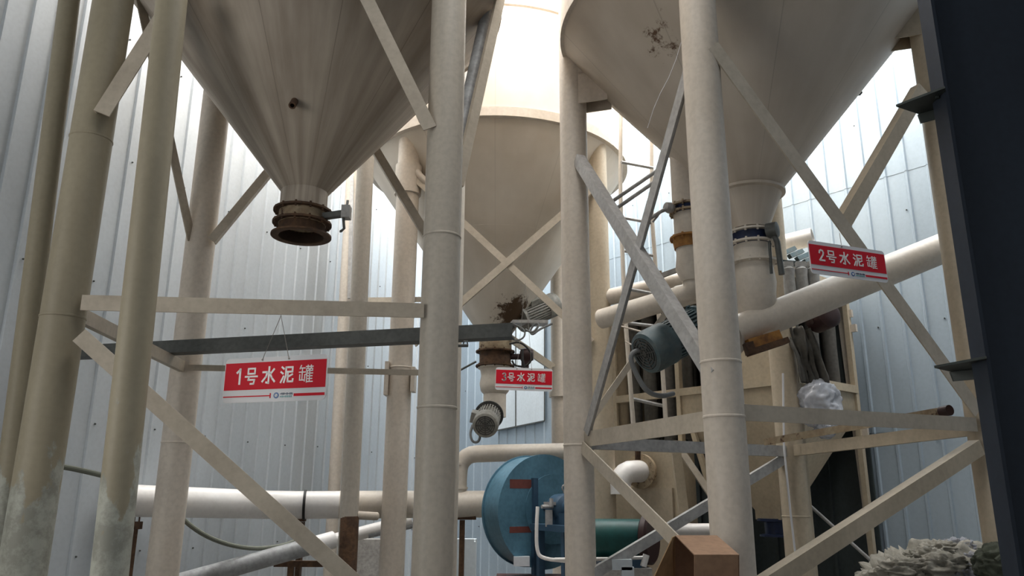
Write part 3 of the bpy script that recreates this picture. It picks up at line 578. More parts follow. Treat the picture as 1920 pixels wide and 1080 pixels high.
# ------------------------------------------------------------------ free pipes and beams in front and at the walls
bm = nb(); tp, bt = P(322, 0, 4.25), P(205, 1080, 4.25); d = (tp - bt); 
lathe(bm, [(0.092, -1.0), (0.092, d.length + 0.03), (0.080, d.length + 0.03), (0.080, d.length + 1.6)], bt, d, 28)
one('riser_pipe', bm, M['leg_shaded_dirt'], 'greenish splashed pipe standing in front of the crossbeam, second post from the left wall side', 'pipe')
bm = nb(); tp, bt = P(130, 0, 5.5), P(4, 1000, 5.5); d = tp - bt; lathe(bm, [(0.078, -1.2), (0.078, d.length + 1.6)], bt, d, 24)
one('riser_pipe', bm, M['leg_shaded_dirt'], 'thin brown pipe at the left edge, beside the thick splashed silo leg', 'pipe')
def riser(px0, py0, px1, py1, Y, r, m, label, zt):
    p, q = P(px0, py0, Y), P(px1, py1, Y); d = (p - q).normalized(); b = nb(); tube(b, q - d * ((q.z - 0.02) / d.z), q + d * ((zt - q.z) / d.z), r, 22); return one('riser_pipe', b, m, label, 'pipe')
riser(650, 500, 622, 1000, 11.0, 0.085, M['cream'], 'slim cream vertical pipe against the left wall behind the first silo', 8.5)
rp = riser(681, 400, 655, 950, 8.6, 0.100, M['leg_grey'], 'thicker grey cream vertical pipe with a burnt rusty foot', 8.3)
bm = nb(); qa_, qb_ = P(655, 968, 8.6), P(650, 1075, 8.6); lathe(bm, [(0.101, 0), (0.104, 0.02), (0.104, (qa_ - qb_).length * 2.0), (0.101, (qa_ - qb_).length * 2.1)], qa_, qb_ - qa_, n=22); obj('rusty_foot', bm, M['rust'], rp)
bm = nb(); tube(bm, P(666, 966, 8.6), P(706, 968, 8.85), 0.045, 14); one('stub_pipe', bm, M['cream'], 'short cream stub pipe joining the burnt vertical pipe to the post', 'pipe')
bm = nb(); bar(bm, P(660, 330, 10.9), P(655, 560, 10.9), 0.05, 0.04); one('cable_tray', bm, M['galv'], 'narrow grey strip running up between the two vertical pipes', 'tray')

bm = nb(); pa, pb = P(130, 659, 7.0), P(960, 618, 5.95); channel(bm, pa, pb, 0.115, (0.15, -0.98, 0.1), d=0.09)
one('steel_channel', bm, M['darksteel'], 'long dark steel channel lying level behind the central post, ending at the back silo', 'beam')
bm = nb(); tube(bm, P(855, 648, 5.75), P(878, 648, 5.75), 0.012, 8); path(bm, [P(868, 648, 5.75), P(870, 640, 5.75), P(876, 640, 5.75), P(877, 648, 5.75)], 0.006, 6); one('rebar_hook', bm, M['darksteel'], 'little dark threaded rod sticking out behind the central post', 'rod')

# duct runs
wp = thing('duct_pipe', 'long white duct pipe running low along the left wall', 'pipe', P(500, 945, 9.0))
a0, a1, a2 = P(225, 938, 7.6), P(522, 947, 8.9), P(915, 945, 9.35)
bm = nb(); path(bm, [a0, a0.lerp(a1, .33), a0.lerp(a1, .66), a1, a1.lerp(a2, .3)], 0.150, 32, 1); obj('duct', bm, M['white'], wp)
bm = nb(); path(bm, [a1.lerp(a2, .28), a1.lerp(a2, .5), a2], 0.152, 32); obj('duct', bm, M['pipe'], wp, 'cream section of the duct next to the blue fan')
d = (a2 - a1).normalized(); bm = nb(); lathe(bm, [(0.151, -0.014), (0.163, -0.014), (0.163, 0.014), (0.151, 0.014)], a1.lerp(a2, 0.12), d, 32); obj('strap', bm, M['black'], wp)
td = thing('duct_pipe', 'cream elbow duct rising from the long duct and turning right above the blue fan', 'pipe', P(858, 900, 9.3))
e0 = P(859, 930, 9.3); e1 = P(859, 850, 9.3); e2 = P(1062, 847, 9.3)
bm = nb(); path(bm, [e0, V((e0.x, e0.y, e1.z - 0.24)), V((e0.x + 0.02, e0.y, e1.z - 0.11)), V((e0.x + 0.11, e0.y, e1.z - 0.02)), V((e0.x + 0.24, e0.y, e1.z)), e2], 0.100, 28, 1); obj('duct', bm, M['pipe'], td)
for py in (870, 915):
    bm = nb(); q = P(859, py, 9.3); lathe(bm, [(0.101, -0.012), (0.113, -0.012), (0.113, 0.012), (0.101, 0.012)], q, (0, 0, 1), 28); obj('band', bm, M['pipe'], td)
def tee(label, px, pyt, Y, w):
    t = thing('support_stand', label, 'stand', P(px, 1080, Y) * 1.0); q = P(px, pyt, Y)
    ORG[t.name] = V((q.x, q.y, 0)); t.location = ORG[t.name]
    b = nb(); box(b, (q.x, q.y, q.z / 2 - 0.03), (0.045, 0.05, q.z - 0.06)); box(b, (q.x + 0.03, q.y, q.z / 2 - 0.03), (0.012, 0.09, q.z - 0.06)); obj('post', b, M['rust'], t)
    b = nb(); box(b, (q.x, q.y, q.z - 0.03), (w, 0.1, 0.05)); obj('saddle', b, M['rust'], t)
    return t
tee('rusty T shaped stand holding the cream duct left of the blue fan', 866, 965, 9.3, 0.33)
tee('rusty stand under the strapped joint of the long white duct', 565, 968, 8.98, 0.09)
# small iron hanger under the left end of the white duct
bm = nb(); q = P(256, 985, 7.75); box(bm, q, (0.09, 0.06, 0.07)); tube(bm, q + V((-0.03, 0, 0.0)), q + V((-0.03, 0, 0.15)), 0.012, 8); tube(bm, q + V((0.02, 0, 0)), q + V((0.02, 0, 0.15)), 0.008, 8); tube(bm, q, q + V((0, 0, -0.9)), 0.02, 8)
one('pipe_hanger', bm, M['rust'], 'small rusty iron clamp under the near end of the white duct', 'clamp')
gp = thing('drain_pipe', 'dusty grey pipe sloping up from the bottom edge below the white duct', 'pipe', P(480, 1045, 7.9))
bm = nb(); tube(bm, P(330, 1094, 7.6), P(582, 1024, 8.2), 0.085, 24); obj('pipe', bm, M['greypipe'], gp)
bm = nb(); tube(bm, P(575, 1026, 8.18), P(625, 1012, 8.35), 0.088, 24); obj('pipe', bm, M['white'], gp)
gp2 = thing('drain_pipe', 'white sloping pipe between the burnt vertical pipe and the back posts', 'pipe', P(720, 985, 9.8))
bm = nb(); tube(bm, P(630, 1012, 10.0), P(770, 975, 10.3), 0.08, 24); obj('pipe', bm, M['white'], gp2)
bm = nb(); tube(bm, P(690, 1002, 10.1), P(775, 983, 10.3), 0.05, 16); obj('pipe', bm, M['greypipe'], gp2)
bm = nb(); path(bm, [P(330, 962, 7.4), P(372, 998, 7.55), P(420, 1020, 7.75), P(475, 1030, 7.95), P(530, 1024, 8.1), P(560, 1012, 8.2)], 0.022, 10, 2)
one('hose', bm, M['rope'], 'grey green hose sagging from the back post below the white duct', 'hose')
bm = nb(); path(bm, [P(100, 872, 6.2), P(150, 881, 6.4), P(215, 897, 6.6)], 0.022, 10, 1)
one('hose', bm, M['rope'], 'short grey hose between the two splashed posts at the left', 'hose')
bm = nb(); box(bm, P(560, 1057, 8.4), (0.5, 0.05, 0.06)); box(bm, P(545, 1075, 8.4), (0.06, 0.05, 0.16)); one('pipe_rack', bm, M['rust'], 'rusty iron bracket under the dusty sloping pipe', 'bracket')
for x, y, s, lab in ((705, 1030, (0.42, 0.3, 0.32), 'weathered grey block behind the burnt pipe foot'), (690, 1070, (0.5, 0.3, 0.3), 'lower grey block near the burnt pipe foot')):
    pass
bm = nb(); q = P(705, 1025, 10.9); box(bm, (q.x, q.y, (q.z + 0.1) / 2), (0.62, 0.35, q.z + 0.1)); one('concrete_block', bm, M['concrete'], 'weathered concrete footing behind the burnt pipe foot', 'block')
bm = nb(); q = P(870, 1010, 10.3); box(bm, (q.x, q.y, q.z / 2), (0.32, 0.25, q.z)); bmesh.ops.bevel(bm, geom=bm.edges[:], offset=0.03, segments=2); one('sack', bm, M['patch'], 'pale sack standing behind the rusty T shaped stand', 'sack')

# ------------------------------------------------------------------ blue fan
fc = P(1022, 958, 8.35); fa = V((0.53, -0.848, 0)); fs = V((0.848, 0.53, 0)); Rf_ = 0.565
fan = thing('centrifugal_fan', 'big round blue centrifugal fan with rusty red patches', 'fan', (fc.x, fc.y, 0.45))
bm = nb(); lathe(bm, [(Rf_ - 0.015, -0.32), (Rf_ - 0.015, 0.0)], fc, fa, 64, cap=(True, True)); cas = obj('casing', bm, M['blue'], fan)
bm = nb(); lathe(bm, [(Rf_ - 0.016, -0.325), (Rf_ + 0.012, -0.325), (Rf_ + 0.012, -0.312), (Rf_ - 0.006, -0.308), (Rf_ - 0.006, -0.012), (Rf_ + 0.012, -0.01), (Rf_ + 0.012, 0.008), (Rf_ - 0.016, 0.008)], fc, fa, 64); obj('rim_band', bm, M['bluelight'], fan, 'lighter blue rim of the casing')
for z, h in ((0.27, 0.045), (-0.18, 0.03)):
    bm = nb(); obox(bm, fc + fa * 0.006 + V((0, 0, z)) - fs * 0.24, fs * 0.2, fa * 0.004, V((0, 0, h))); obj('primer_patch', bm, M['primer'], cas)
bm = nb(); lathe(bm, [(0.34, 0.0), (0.355, 0.0), (0.355, 0.02), (0.34, 0.02)], fc + fs * 0.1 + V((0, 0, 0.02)), fa, 40); obj('cover_ring', bm, M['bluelight'], cas)
for a in (-0.15, 0.30):
    bm = nb(); bar(bm, fc + fs * a + fa * 0.03 + V((0, 0, 0.33 if a < 0 else 0.1)), fc + fs * a + fa * 0.03 + V((0, 0, -0.62)), 0.055, 0.05, fa); obj('stand_upright', bm, M['blue'], fan)
bm = nb()
pc = fc + fa * 0.38 - fs * 0.02
for sx in (-0.16, 0.16):
    for sy in (-0.2, 0.22): q = pc + fs * sx + fa * sy; bar(bm, V((q.x, q.y, fc.z - 0.64)), V((q.x, q.y, fc.z - 0.16)), 0.07, 0.05, fa)
obox(bm, V((pc.x, pc.y, fc.z - 0.15)), fs * 0.22, fa * 0.3, V((0, 0, 0.03))); obj('pedestal', bm, M['blue'], fan)
bm = nb(); lathe(bm, [(0.03, -0.35), (0.03, -0.15), (0.14, -0.13), (0.15, 0.02), (0.14, 0.05), (0.10, 0.08), (0.10, 0.22), (0.03, 0.23), (0.03, 0.28)], pc + V((0, 0, 0.03)), fa, 28); obox(bm, V((pc.x, pc.y, fc.z - 0.07)), fs * 0.12, fa * 0.16, V((0, 0, 0.06))); obj('bearing_housing', bm, M['blue'], fan)
bm = nb(); q = pc + V((0, 0, 0.17)); lathe(bm, [(0.016, -0.01), (0.016, 0.03)], q, (0, 0, 1), 8)
for i in range(12):
    a0_, a1_ = 2 * math.pi * i / 12, 2 * math.pi * (i + 1) / 12
    tube(bm, q + V((0, 0, 0.06)) + fs * (0.03 * math.cos(a0_)) + V((0, 0, 0.03 * math.sin(a0_))), q + V((0, 0, 0.06)) + fs * (0.03 * math.cos(a1_)) + V((0, 0, 0.03 * math.sin(a1_))), 0.009, 6)
obj('lifting_eye', bm, M['galv'], fan)
bm = nb(); q = pc - fs * 0.16 + V((0, 0, 0.05)); tube(bm, q - fs * 0.12, q + fs * 0.04, 0.018, 8); tube(bm, q + fa * 0.05 - fs * 0.04, q + fa * 0.05 - fs * 0.04 + V((0, 0, 0.08)), 0.02, 8); box(bm, q + V((-0.02, 0, 0.03)), (0.12, 0.06, 0.03)); box(bm, q + V((-0.03, 0, -0.11)), (0.07, 0.06, 0.16)); obj('oil_fitting', bm, M['galv'], fan)
bm = nb(); box(bm, (fc.x - 0.05, fc.y - 0.15, fc.z - 0.655), (0.9, 0.8, 0.03)); obj('skid', bm, M['primer'], fan)
bm = nb(); q0 = P(1008, 950, 7.72); path(bm, [q0, P(1006, 985, 7.7), P(1006, 1030, 7.7), P(1014, 1047, 7.7), P(1062, 1052, 7.7)], 0.018, 10, 2); one('conduit', bm, M['white'], 'thin white conduit bent down beside the fan bearing', 'conduit')
bm = nb(); box(bm, (fc.x + 0.05, fc.y - 0.25, (fc.z - 0.67) / 2), (1.15, 1.2, fc.z - 0.67)); one('plinth', bm, M['concrete'], 'grey concrete plinth under the blue fan', 'plinth')
bm = nb(); q = P(978, 1052, 8.15); box(bm, q, (0.16, 0.12, 0.09)); one('steel_box', bm, M['patch'], 'small pale metal box on the plinth below the fan rim', 'box')
# motor driving the fan, seen between the posts
mq = P(1212, 1010, 7.95); ma_ = V((-0.97, 0.05, 0))
tm = thing('electric_motor', 'green motor barrel with a dark maroon disc, between the two cream posts', 'motor', (mq.x - 0.3, mq.y, mq.z - 0.2))
bm = nb(); lathe(bm, [(0.18, 0.05), (0.185, 0.06), (0.185, 0.52), (0.17, 0.54)], mq, ma_, 36); obj('barrel', bm, M['teal'], tm)
bm = nb(); lathe(bm, [(0.10, -0.05), (0.22, -0.05), (0.245, -0.03), (0.245, 0.02), (0.19, 0.055)], mq - ma_ * 0.02, V((-0.88, 0.47, 0)), 40); obj('pulley', bm, M['maroon'], tm)
bm = nb(); box(bm, (mq.x - 0.28, mq.y, mq.z - 0.22), (0.4, 0.3, 0.08)); obj('mount', bm, M['blue'], tm)
bm = nb(); zt_ = mq.z - 0.26; box(bm, (mq.x - 0.24, mq.y, zt_ / 2), (0.5, 0.4, zt_)); one('plinth', bm, M['concrete'], 'low concrete plinth under the green motor barrel', 'plinth')
bm = nb(); path(bm, [P(1040, 1049, 7.45), P(1140, 1048, 7.4), P(1215, 1045, 7.4)], 0.016, 10); tube(bm, P(1212, 1040, 7.4), P(1206, 1062, 7.4), 0.03, 10); one('conduit', bm, M['white'], 'thin pale conduit running level below the green motor', 'conduit')
bm = nb(); tube(bm, P(1235, 994, 8.6), P(1343, 994, 8.4), 0.068, 24); one('duct_pipe', bm, M['white'], 'short white pipe behind the cardboard box', 'pipe')
bm = nb(); q = P(1165, 1058, 7.25); obox(bm, q, (0.09, 0, 0), (0, 0.05, 0), (0.0, 0, 0.045)); obox(bm, q + V((0.05, -0.01, -0.1)), (0.055, 0, 0), (0, 0.04, 0), (0, 0, 0.08)); tube(bm, q + V((0.05, 0, -0.15)), V((q.x + 0.05, q.y, 0.0)), 0.02, 8); one('switch_box', bm, M['patch'], 'small pale switch box below the green motor', 'box')

# ------------------------------------------------------------------ dust collector against the right wall
def DCP(k, off, z): p = PR + UR * k + NR * off; return V((p.x, p.y, z))
K0, K1, O0, O1 = 0.85, 3.45, 0.22, 1.52; KM = 2.41
dc = thing('dust_collector', 'beige dust collector housing with hanging filter bags against the right wall', 'dust collector', DCP((K0 + K1) / 2, (O0 + O1) / 2, 0.0))
zb0, zt0 = 2.70, 3.95
for k in (K0, KM, K1):
    for o_ in (O0, O1): bm = nb(); p = DCP(k, o_, 0); bar(bm, p, p + V((0, 0, zt0)), 0.06, 0.07, NR); obj('frame_post', bm, M['beige'], dc)
for z in (zb0, zt0 - 0.05):
    for o_ in (O0, O1): bm = nb(); bar(bm, DCP(K0, o_, z), DCP(K1, o_, z), 0.09, 0.07, NR); obj('frame_rail', bm, M['beige'], dc)
    for k in (K0, K1): bm = nb(); bar(bm, DCP(k, O0, z), DCP(k, O1, z), 0.09, 0.07, UR); obj('frame_rail', bm, M['beige'], dc)
bm = nb(); obox(bm, DCP((K0 + K1) / 2, (O0 + O1) / 2, zt0 + 0.02), UR * ((K1 - K0) / 2), NR * ((O1 - O0) / 2), V((0, 0, 0.03))); obj('tube_sheet', bm, M['beige'], dc)
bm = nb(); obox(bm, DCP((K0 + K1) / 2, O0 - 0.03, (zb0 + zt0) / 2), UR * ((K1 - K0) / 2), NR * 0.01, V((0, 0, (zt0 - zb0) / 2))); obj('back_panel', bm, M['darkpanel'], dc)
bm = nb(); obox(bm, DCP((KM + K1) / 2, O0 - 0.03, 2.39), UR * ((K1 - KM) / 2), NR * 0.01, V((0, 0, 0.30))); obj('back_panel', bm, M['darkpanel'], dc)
bm = nb(); obox(bm, DCP(K1 - 0.02, (O0 + O1) / 2, (2.1 + zt0) / 2), UR * 0.01, NR * ((O1 - O0) / 2), V((0, 0, (zt0 - 2.1) / 2))); obj('side_panel', bm, M['beige'], dc)
bm = nb(); obox(bm, DCP(K0 + 0.52, O1, (zb0 + zt0) / 2), UR * 0.30, NR * 0.012, V((0, 0, (zt0 - zb0) / 2))); obj('side_panel', bm, M['beige'], dc)
# hopper trough and taper
bm = nb(); zc = zb0 - 0.28
def ringq(k0, k1, o0, o1, z): return [bm.verts.new(DCP(k, o_, z)) for k, o_ in ((k0, o0), (k1, o0), (k1, o1), (k0, o1))]
km, om = (K0 + KM) / 2, (O0 + O1) / 2
r_ = [ringq(K0, KM, O0, O1, zb0), ringq(K0, KM, O0, O1, zc), ringq(km - 0.16, km + 0.16, om - 0.16, om + 0.16, 1.32), ringq(km - 0.16, km + 0.16, om - 0.16, om + 0.16, 1.22)]
for a, b in zip(r_, r_[1:]): skin(bm, a, b)
bm.faces.new(r_[-1]); obj('collecting_hopper', bm, M['beige'], dc)
bm = nb(); q = DCP(km, om, 0); lathe(bm, [(0.19, 1.03), (0.19, 1.05), (0.13, 1.06), (0.13, 1.19), (0.21, 1.20), (0.21, 1.23)], (q.x, q.y, 0), n=24); tube(bm, V((q.x, q.y, 1.12)), V((q.x + 0.35, q.y - 0.2, 1.12)), 0.07, 14); obj('rotary_valve', bm, M['valveblue'], dc)
for k, a in ((KM - 0.1, -0.18),): bm = nb(); bar(bm, DCP(k, O1 - 0.02, zc), DCP(k + a * 2.4, O1 - 0.05, 0.9), 0.06, 0.05, NR); obj('diagonal_strut', bm, M['beige'], dc)
bm = nb()
for i in range(7):
    p = DCP(K0 + 0.2 + i * 0.36, O1 - 0.12, zt0 + 0.1); tube(bm, p, p - NR * 1.1, 0.03, 10); lathe(bm, [(0.045, 0), (0.05, 0.05), (0.02, 0.07)], p + V((0, 0, 0.02)), n=12)
obj('pulse_manifold', bm, M['tealgrey'], dc)
for i in range(9):
    for j in range(3):
        k = K0 + 0.14 + i * 0.29; o_ = O0 + 0.2 + j * 0.44; p = DCP(k, o_, 0); rr = 0.085 + 0.012 * random.random()
        b = nb(); dx, dy = random.uniform(-.02, .02), random.uniform(-.02, .02)
        zb_ = zb0 if k < KM else 2.14
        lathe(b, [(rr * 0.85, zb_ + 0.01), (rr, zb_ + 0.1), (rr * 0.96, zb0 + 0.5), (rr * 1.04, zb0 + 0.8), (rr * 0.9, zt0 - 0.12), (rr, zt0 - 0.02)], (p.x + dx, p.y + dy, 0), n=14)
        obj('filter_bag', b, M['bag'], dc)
# pale bags hung on the top rail by the conveyor
for i, px in enumerate((1478, 1502, 1524)):
    q = P(px, 505, 7.75); zq = P(px, 552, 7.75).z; b = nb()
    lathe(b, [(0.05, zq - 0.06), (0.062, zq + 0.05), (0.058, q.z - 0.08), (0.066, q.z), (0.03, q.z + 0.03)], (q.x, q.y, 0), n=12)
    bar(b, V((q.x, q.y, q.z + 0.02)), V((q.x, q.y, q.z + 0.08)), 0.1, 0.06)
    one('filter_bag', b, M['bagpale'], ('pale filter bag hanging beside the pipe tail, nearest the post', 'pale filter bag hanging in the middle of three behind the sign', 'pale filter bag hanging closest to the sign numbered 2')[i], 'filter bag', 'pale filter bags above the conveyor')
bm = nb(); pa, pb = P(1450, 462, 9.0), P(1524, 444, 8.75); x, y, d = frame_of(pb - pa)
lathe(bm, [(0.11, 0), (0.11, (pb - pa).length), (0.10, (pb - pa).length), (0.10, 0.1)], pa, pb - pa, 28)
wd = one('duct_pipe', bm, M['white'], 'cut off white pipe end showing left of the sign numbered 2', 'pipe')
bm = nb(); lathe(bm, [(0.101, 0.2), (0.101, (pb - pa).length - 0.004)], pa, pb - pa, 24, cap=(True, False)); obj('pipe_lining', bm, M['inside'], wd)
bm = nb()
for i in range(4): bar(bm, P(1466 + i * 14, 476 + i * 5, 8.2), P(1490 + i * 14, 466 + i * 5, 8.6), 0.05, 0.04)
bar(bm, P(1462, 492, 8.1), P(1530, 498, 7.95), 0.05, 0.05); one('bag_rack', bm, M['tealgrey'], 'greenish metal rack holding the pale filter bags', 'rack')
# rusty round drum below the conveyor
bm = nb(); q = P(1543, 594, 8.05); lathe(bm, [(0.10, -0.14), (0.145, -0.12), (0.145, 0.1), (0.11, 0.13), (0.05, 0.14)], q, (0.3, -0.95, 0.1), 28); tube(bm, q, q + V((-0.14, -0.02, -0.05)), 0.04, 10); one('rusty_drum', bm, M['maroon'], 'round maroon rusty drum under the fat conveyor tube', 'drum')
# folded cloth hanging in the open side
def cloth_sheet(name, c, ex, ez, nrm, amp, m, label, cat, seed, thick=0.012, nu=26, nv=22, power=1.0):
    b = nb(); g = []
    for j in range(nv + 1):
        row = []
        for i in range(nu + 1):
            u, v = i / nu * 2 - 1, j / nv * 2 - 1
            h = noise.noise(V((u * 3.2 + seed, v * 0.9, seed))) * amp + noise.noise(V((u * 7 + seed, v * 2.4, 3 + seed))) * amp * 0.5
            edge = 1 + 0.12 * noise.noise(V((v * 2.5, seed * 2, 0)))
            row.append(b.verts.new(c + ex * (u * edge) + ez * (v * (1 + 0.08 * noise.noise(V((u * 3, seed, 5))))) + nrm * h))
        g.append(row)
    for j in range(nv):
        for i in range(nu): b.faces.new((g[j][i], g[j][i + 1], g[j + 1][i + 1], g[j + 1][i]))
    bmesh.ops.recalc_face_normals(b, faces=b.faces[:])
    bmesh.ops.solidify(b, geom=b.faces[:], thickness=thick)
    return one(name, b, m, label, cat, sharp=2.5)
cloth_sheet('cloth_sack', P(1512, 668, 8.1), V((0.155, 0.02, -0.02)), V((-0.05, 0, 0.31)), V((0, -1, 0)), 0.07, M['bag'], 'dark grey dusty cloth drooping inside the collector opening', 'cloth', 2.3)
# dark sheet, widened to stand for shade under the hopper; pale corner strip
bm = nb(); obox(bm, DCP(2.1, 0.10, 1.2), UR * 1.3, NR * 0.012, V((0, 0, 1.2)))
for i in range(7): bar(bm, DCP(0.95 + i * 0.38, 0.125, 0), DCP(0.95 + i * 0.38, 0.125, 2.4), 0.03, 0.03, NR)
one('dark_shade_sheet', bm, M['darkpanel'], 'dark green sheet along the wall, widened to stand in for shade under the collector', 'sheet')
bm = nb(); bar(bm, on_wr(1574, 572, 0.2), on_wr(1642, 1085, 0.2), 0.07, 0.04, NR)
for (x, y) in ((1583, 590), (1591, 617), (1612, 810)): obox(bm, on_wr(x, y, 0.2) - UR * 0.05, UR * 0.05, NR * 0.02, V((0, 0, 0.045)))
one('edge_strip', bm, M['cream'], 'pale ragged edge strip on the wall right of the filter bags', 'strip')
bm = nb(); tube(bm, P(1512, 942, 8.4), P(1634, 1052, 8.2), 0.018, 10); one('tie_rod', bm, M['galv'], 'thin pale tie rod slanting across the dark sheet', 'rod')
# lower beige air box with the elbow
ab = thing('air_box', 'beige sheet metal air box with a round flange, behind the two cream posts', 'air box', P(1215, 1000, 9.3))
qa = P(1150, 835, 9.7); qb = P(1268, 835, 9.1); cx_ = (qa + qb) / 2; ex_ = (qb - qa) / 2; nn_ = V((ex_.y, -ex_.x, 0)).normalized(); nn_ = nn_ if nn_.y < 0 else -nn_
ORG[ab.name] = V((cx_.x, cx_.y, 0)); ab.location = ORG[ab.name]
bm = nb(); obox(bm, V((cx_.x, cx_.y, 1.05)) - nn_ * 0.2, V((ex_.x, ex_.y, 0)), nn_ * 0.2, V((0, 0, 1.05))); obj('housing', bm, M['beige'], ab)
fq = P(1203, 884, 9.3)
bm = nb(); z9 = ZH(1225, 915, 9.2); obox(bm, V((cx_.x, cx_.y, z9 / 2)) + nn_ * 0.02 + V((ex_.x, ex_.y, 0)) * 0.2, V((ex_.x, ex_.y, 0)) * 0.66, nn_ * 0.02, V((0, 0, z9 / 2))); obj('access_panel', bm, M['tan'], ab)
bm = nb(); lathe(bm, [(0.12, -0.02), (0.20, -0.02), (0.20, 0.03), (0.12, 0.03)], fq, nn_, 28); bolts(bm, fq + nn_ * 0.03, nn_, 0.17, 10, 0.012, 0.03); obj('flange', bm, M['rustcream'], ab)
bm = nb(); path(bm, [fq, fq + nn_ * 0.1, fq + nn_ * 0.2 + V((-0.06, 0, -0.01)), fq + nn_ * 0.24 + V((-0.12, 0, -0.10)), fq + nn_ * 0.24 + V((-0.12, 0, -0.17)), fq + nn_ * 0.24 + V((-0.12, 0, -0.26))], 0.125, 28, 1); obj('elbow', bm, M['white'], ab)
bm = nb(); bar(bm, P(1268, 850, 8.6), P(1296, 1075, 8.6), 0.10, 0.07); one('steel_post', bm, M['beige'], 'narrow beige post left of the front silo leg, right of the elbow pipe', 'post')
bm = nb(); bar(bm, P(1280, 850, 8.7), P(1345, 945, 8.5), 0.07, 0.05); one('steel_strut', bm, M['brace'], 'dim slanting strut behind the front silo leg', 'strut')
bm = nb(); tube(bm, P(1196, 828, 7.55), P(1196, 862, 7.55), 0.028, 10); one('hanger_rod', bm, M['rust'], 'rusty hanger above the white elbow pipe', 'rod')

# ladder
ld = thing('ladder', 'thin cream steel ladder rising behind the crossed braces to the back silo', 'ladder', P(1210, 820, 8.6))
bm = nb(); path(bm, [P(1190, 830, 8.5), P(1172, 590, 8.5), P(1165, 430, 8.55), P(1163, 330, 8.6), P(1165, 200, 8.65)], 0.025, 10); obj('rail', bm, M['pipe'], ld)
bm = nb(); path(bm, [P(1250, 812, 8.7), P(1236, 600, 8.7), P(1222, 400, 8.75), P(1222, 318, 8.8), P(1222, 240, 8.85)], 0.025, 10); obj('rail', bm, M['pipe'], ld)
for (x0, y0, x1, y1) in ((1165, 304, 1224, 315), (1162, 407, 1222, 418), (1168, 470, 1228, 480), (1167, 540, 1232, 552), (1172, 605, 1240, 613), (1178, 668, 1243, 690), (1186, 748, 1248, 762)):
    bm = nb(); tube(bm, P(x0, y0, 8.55), P(x1, y1, 8.75), 0.02, 8); obj('rung', bm, M['galv'], ld)
# thin wires by the conveyor
bm = nb(); tube(bm, P(1150, 612, 8.3), P(1228, 588, 8.3), 0.014, 6); tube(bm, P(1172, 640, 8.3), P(1212, 660, 8.2), 0.010, 6); tube(bm, P(1150, 608, 8.3), P(1226, 628, 8.2), 0.010, 6); one('guy_wire', bm, M['cream'], 'thin pale rods crossing in front of the dark filter bags', 'rod')
bm = nb(); path(bm, [P(1286, 50, 5.35), P(1262, 130, 5.45), P(1230, 190, 5.55), P(1214, 240, 5.7)], 0.0022, 6, 1); one('string', bm, M['signwhite'], 'fine white string hanging on the right silo cone', 'string')
# small lug on the far side of the right cone
bm = nb(); q = P(1606, 175, 7.2); obox(bm, q, (0.035, 0, 0), (0, 0.03, 0), (0, 0, 0.012)); obox(bm, q + V((0.03, 0, 0.045)), (0.008, 0, 0), (0, 0.03, 0), (-0.012, 0, 0.055)); obj('lug', bm, M['black'], s2)

# ------------------------------------------------------------------ dark column at the right edge
X0 = P(1826, 540, 3.6).x
col = thing('steel_column', 'dark navy steel column filling the right edge', 'column', (X0 + 0.25, 3.65, 0))
bm = nb(); box(bm, (X0 + 0.009, 3.65, 4.3), (0.018, 0.12, 8.6)); obj('flange', bm, M['navy'], col)
bm = nb(); box(bm, (X0 + 0.33, 3.66, 4.3), (0.63, 0.014, 8.6)); obj('web', bm, M['navy'], col)
bm = nb(); box(bm, (X0 + 0.66, 3.65, 4.3), (0.018, 0.12, 8.6)); obj('flange', bm, M['navy'], col)
for pts, hz in ((((1772, 165), (1680, 200), (1722, 214), (1779, 198)), 0.055), (((1850, 672), (1752, 690), (1782, 697), (1856, 690)), 0.05)):
    z = P(*pts[0], 3.55).z; q = [PZ(x, y, z) for x, y in pts]; b = nb()
    extrude_poly(b, q, (0, 0, 0.012)); extrude_poly(b, [q[2], q[3], q[3] - V((0, 0, hz)), q[2] + (q[3] - q[2]) * 0.06 - V((0, 0, hz))], (0.0, 0.012, 0.0))
    lathe(b, [(0.012, -0.01), (0.012, 0.0)], q[0].lerp(q[1], 0.25).lerp(q[3], 0.3), n=6); obj('bracket', b, M['bracket'], col)

